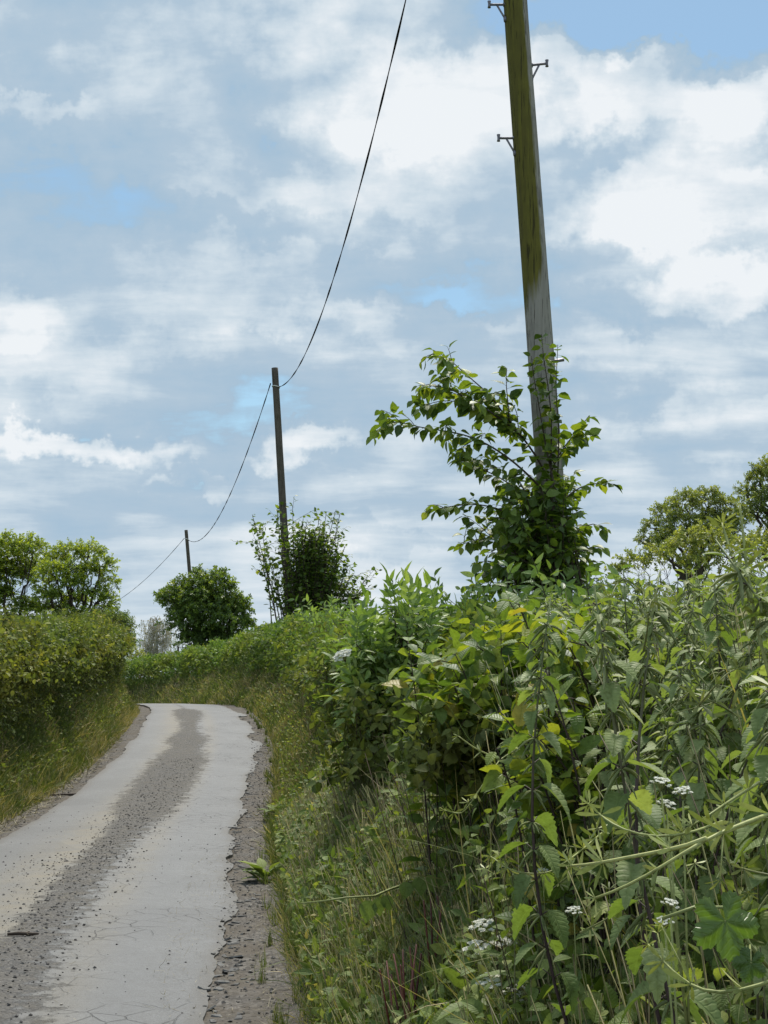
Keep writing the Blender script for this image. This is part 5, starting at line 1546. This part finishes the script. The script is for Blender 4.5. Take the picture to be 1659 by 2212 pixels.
def weed_clump(label, px, Y, seed, n=22, size=.1):
    r = np.random.default_rng(seed); b = D(*px, Y); b[2] = gz1(b[0], Y) ; root = empty('weed_clump', b, label, 'weed')
    lf = MB(); az = r.uniform(0, 6.28, n)
    lf.inst(LEAF_OVAL, b + np.c_[np.cos(az) * .05, np.sin(az) * .05, r.uniform(0, .1, n)], np.c_[np.cos(az), np.sin(az), r.uniform(.1, 1.2, n)], np.c_[-np.cos(az) * .3, -np.sin(az) * .3, np.ones(n)], size * r.uniform(.6, 1.3, n), r.uniform(.1, .7, n))
    lf.build('leaves', M_WEED, root, loc=b)
weed_clump('green weed tuft spreading onto the gravel at the road edge', (572, 1875), 12.4, 701, 26, .16)
weed_clump('bright green weed tuft in the grass by the verge near the bottom', (650, 2125), 6.0, 702, 14, .07)
weed_clump('leafy weed tuft at the grass edge beside the broken asphalt', (600, 1770), 17.5, 703, 24, .18)

def stick(label, v, u, L, rot, rad):
    XYq, z, on = surf_z(np.array([v]), np.array([u])); p = np.array([*XYq[0], z[0] + rad]); d = np.array([math.cos(rot), math.sin(rot), 0]) * L / 2
    m = MB(); m.tube(np.array([p - d, p - d * .3 + [0, .006, .004], p + d * .4, p + d]), [rad * .8, rad, rad, rad * .5], 6); m.tube(np.array([p, p + [d[0] * .3, d[1] * .3 + .04, .01]]), [rad * .6, rad * .3], 5)
    o = m.build('stick', M_TWIG, None, loc=p); tag(o, label, 'stick')
stick('dark broken stick lying on the gravel crown of the lane', 9.5, .0, .2, .1, .012)
stick('thin brown twig on the left verge', 20.5, -1.25, .5, .5, .014)

# --- undergrowth of the near bank
r = np.random.default_rng(710); ug = MB(); n = 13000
Y = 1.9 + 6.5 * r.random(n) ** 1.2; X = (r.uniform(380, 820, n) - 384) / FPX * Y
eX = np.interp(Y, _R[:, 1], _R[:, 0]); s = X - eX; ok = (s > .15) & (s < 2.6) & (X / Y > .05)
X, Y, s = X[ok], Y[ok], s[ok]; n = len(X); z = ground_z(np.c_[X, Y]) + r.random(n) ** 1.4 * np.interp(s, [.15, .6, 1.2], [.25, .6, .75])
pz = np.c_[X, Y, z]; kk = r.integers(0, 5, n)
for i, (tp, a, b_) in enumerate(((LEAF_NETTLE, .03, .07), (LEAF_OVAL, .025, .055), (LEAF_ROUND, .02, .05), (LEAF4, .02, .05), (LEAF_NETTLE_B, .03, .07))):
    q = kk == i; m_ = q.sum()
    ug.inst(tp, pz[q], rdir(m_, r) + [-.2, -.3, -.1], rdir(m_, r) * .6 + [-.2, -.3, .9], r.uniform(a, b_, m_), np.clip(r.normal(.4, .22, m_), 0, 1))
tag(ug.build('undergrowth', M_WEED), 'tangle of mixed low leaves between the nettles of the right bank', 'undergrowth', None, 'stuff')
us = MB(); n = 1500
Y = 1.9 + 6.5 * r.random(n) ** 1.2; X = (r.uniform(400, 820, n) - 384) / FPX * Y; eX = np.interp(Y, _R[:, 1], _R[:, 0]); s = X - eX; ok = (s > .2) & (s < 2.4) & (X / Y > .06)
X, Y, s = X[ok], Y[ok], s[ok]; n = len(X); h = r.uniform(.25, .85, n) * np.interp(s, [.2, .7], [.5, 1.]); w = r.uniform(.0025, .006, n)
us.inst(STALK, np.c_[X, Y, ground_z(np.c_[X, Y]) - .02], np.array([-.08, -.05, 1.]) + r.normal(size=(n, 3)) * .2, [0, -1, 0], np.c_[w, h, w], r.beta(1.1, 1.6, n))
tag(us.build('stem_thicket', M_STALK), 'dark bare lower stems crowded under the nettles of the right bank', 'stems', None, 'stuff')
gr = MB()
grass_patch(gr, 5000, 2.2, 7.5, .1, 1.4, 1, .15, .5, .006, 721, BLADES, tan=.25)
grass_patch(gr, 900, 2.5, 8., .5, 1.8, 1, .5, .95, .006, 722, BLADES, tan=.45, lean=.3)
tag(gr.build('long_grass', M_GRASS), 'long grass blades mixed through the nettles of the right bank', 'grass', None, 'stuff')

def scrub(name, label, region, Y0, Y1, n, sp, size, mat, seed):
    r = np.random.default_rng(seed); Y = r.uniform(Y0, Y1, n); x = r.uniform(region[0], region[2], n)
    X = (x * SC - 384) / FPX * Y; y = r.uniform(region[1], region[3], n); z = np.array([D(a, b_, c_)[2] for a, b_, c_ in zip(x, y, Y)])
    g = ground_z(np.c_[X, Y]); z = np.maximum(z, g + .05); p = np.c_[X, Y, z]; ok = (z - g) < 1.3; p = p[ok]; n = len(p)
    b = np.array([p[:, 0].mean(), p[:, 1].mean(), 0]); b[2] = gz1(b[0], b[1]); root = empty(name, b, label, 'shrub')
    m = MB(); k = r.integers(0, len(sp), n)
    for i, t in enumerate(sp):
        q = k == i; m_ = q.sum()
        m.inst(t, p[q], rdir(m_, r) + [-.35, -.45, .35], rdir(m_, r) * .4 + [0, -.2, 1], size * r.uniform(.6, 1.3, m_), np.clip(r.normal(.4, .2, m_), 0, 1))
    g = ground_z(p[:, :2]); h = np.maximum(p[:, 2] - g, .08); w = r.uniform(.003, .008, n)
    dd = np.c_[r.normal(size=(n, 2)) * .3, np.ones(n)]; h = np.where(r.random(n) < .3, h, .05)
    m.inst(STALK, np.c_[p[:, 0] + .04, p[:, 1] + .05, g - .03], dd, [0, -1, 0], np.c_[w, h, w], -1.)
    m.build('foliage', mat, root, loc=b)
scrub('bramble_scrub', 'low dark scrub of small leaves under the yellow-leaved dogwood', (900, 1540, 1180, 1660), 5.8, 7.6, 330, SP_HEDGE_N, .62, M_HEDGE_L, 731)
scrub('bramble_scrub', 'low scrub filling the gap between the elder and the mown bank', (740, 1500, 940, 1690), 9.8, 13., 420, SP_HEDGE_N, .75, M_HEDGE_L, 732)
scrub('bramble_scrub', 'grey-green scrub on the bank left of the elder', (620, 1370, 740, 1480), 17, 23., 420, SP_HEDGE, 1., M_HEDGE_L, 733)
sc.render.engine = 'CYCLES'
sc.cycles.use_denoising = True
sc.cycles.max_bounces = 6; sc.cycles.diffuse_bounces = 3; sc.cycles.glossy_bounces = 2; sc.cycles.transmission_bounces = 4; sc.cycles.transparent_max_bounces = 4
sc.cycles.caustics_reflective = False; sc.cycles.caustics_refractive = False
sc.view_settings.view_transform = 'Standard'; sc.view_settings.look = 'None'
sc.view_settings.exposure = 0.4; sc.view_settings.gamma = 1.0
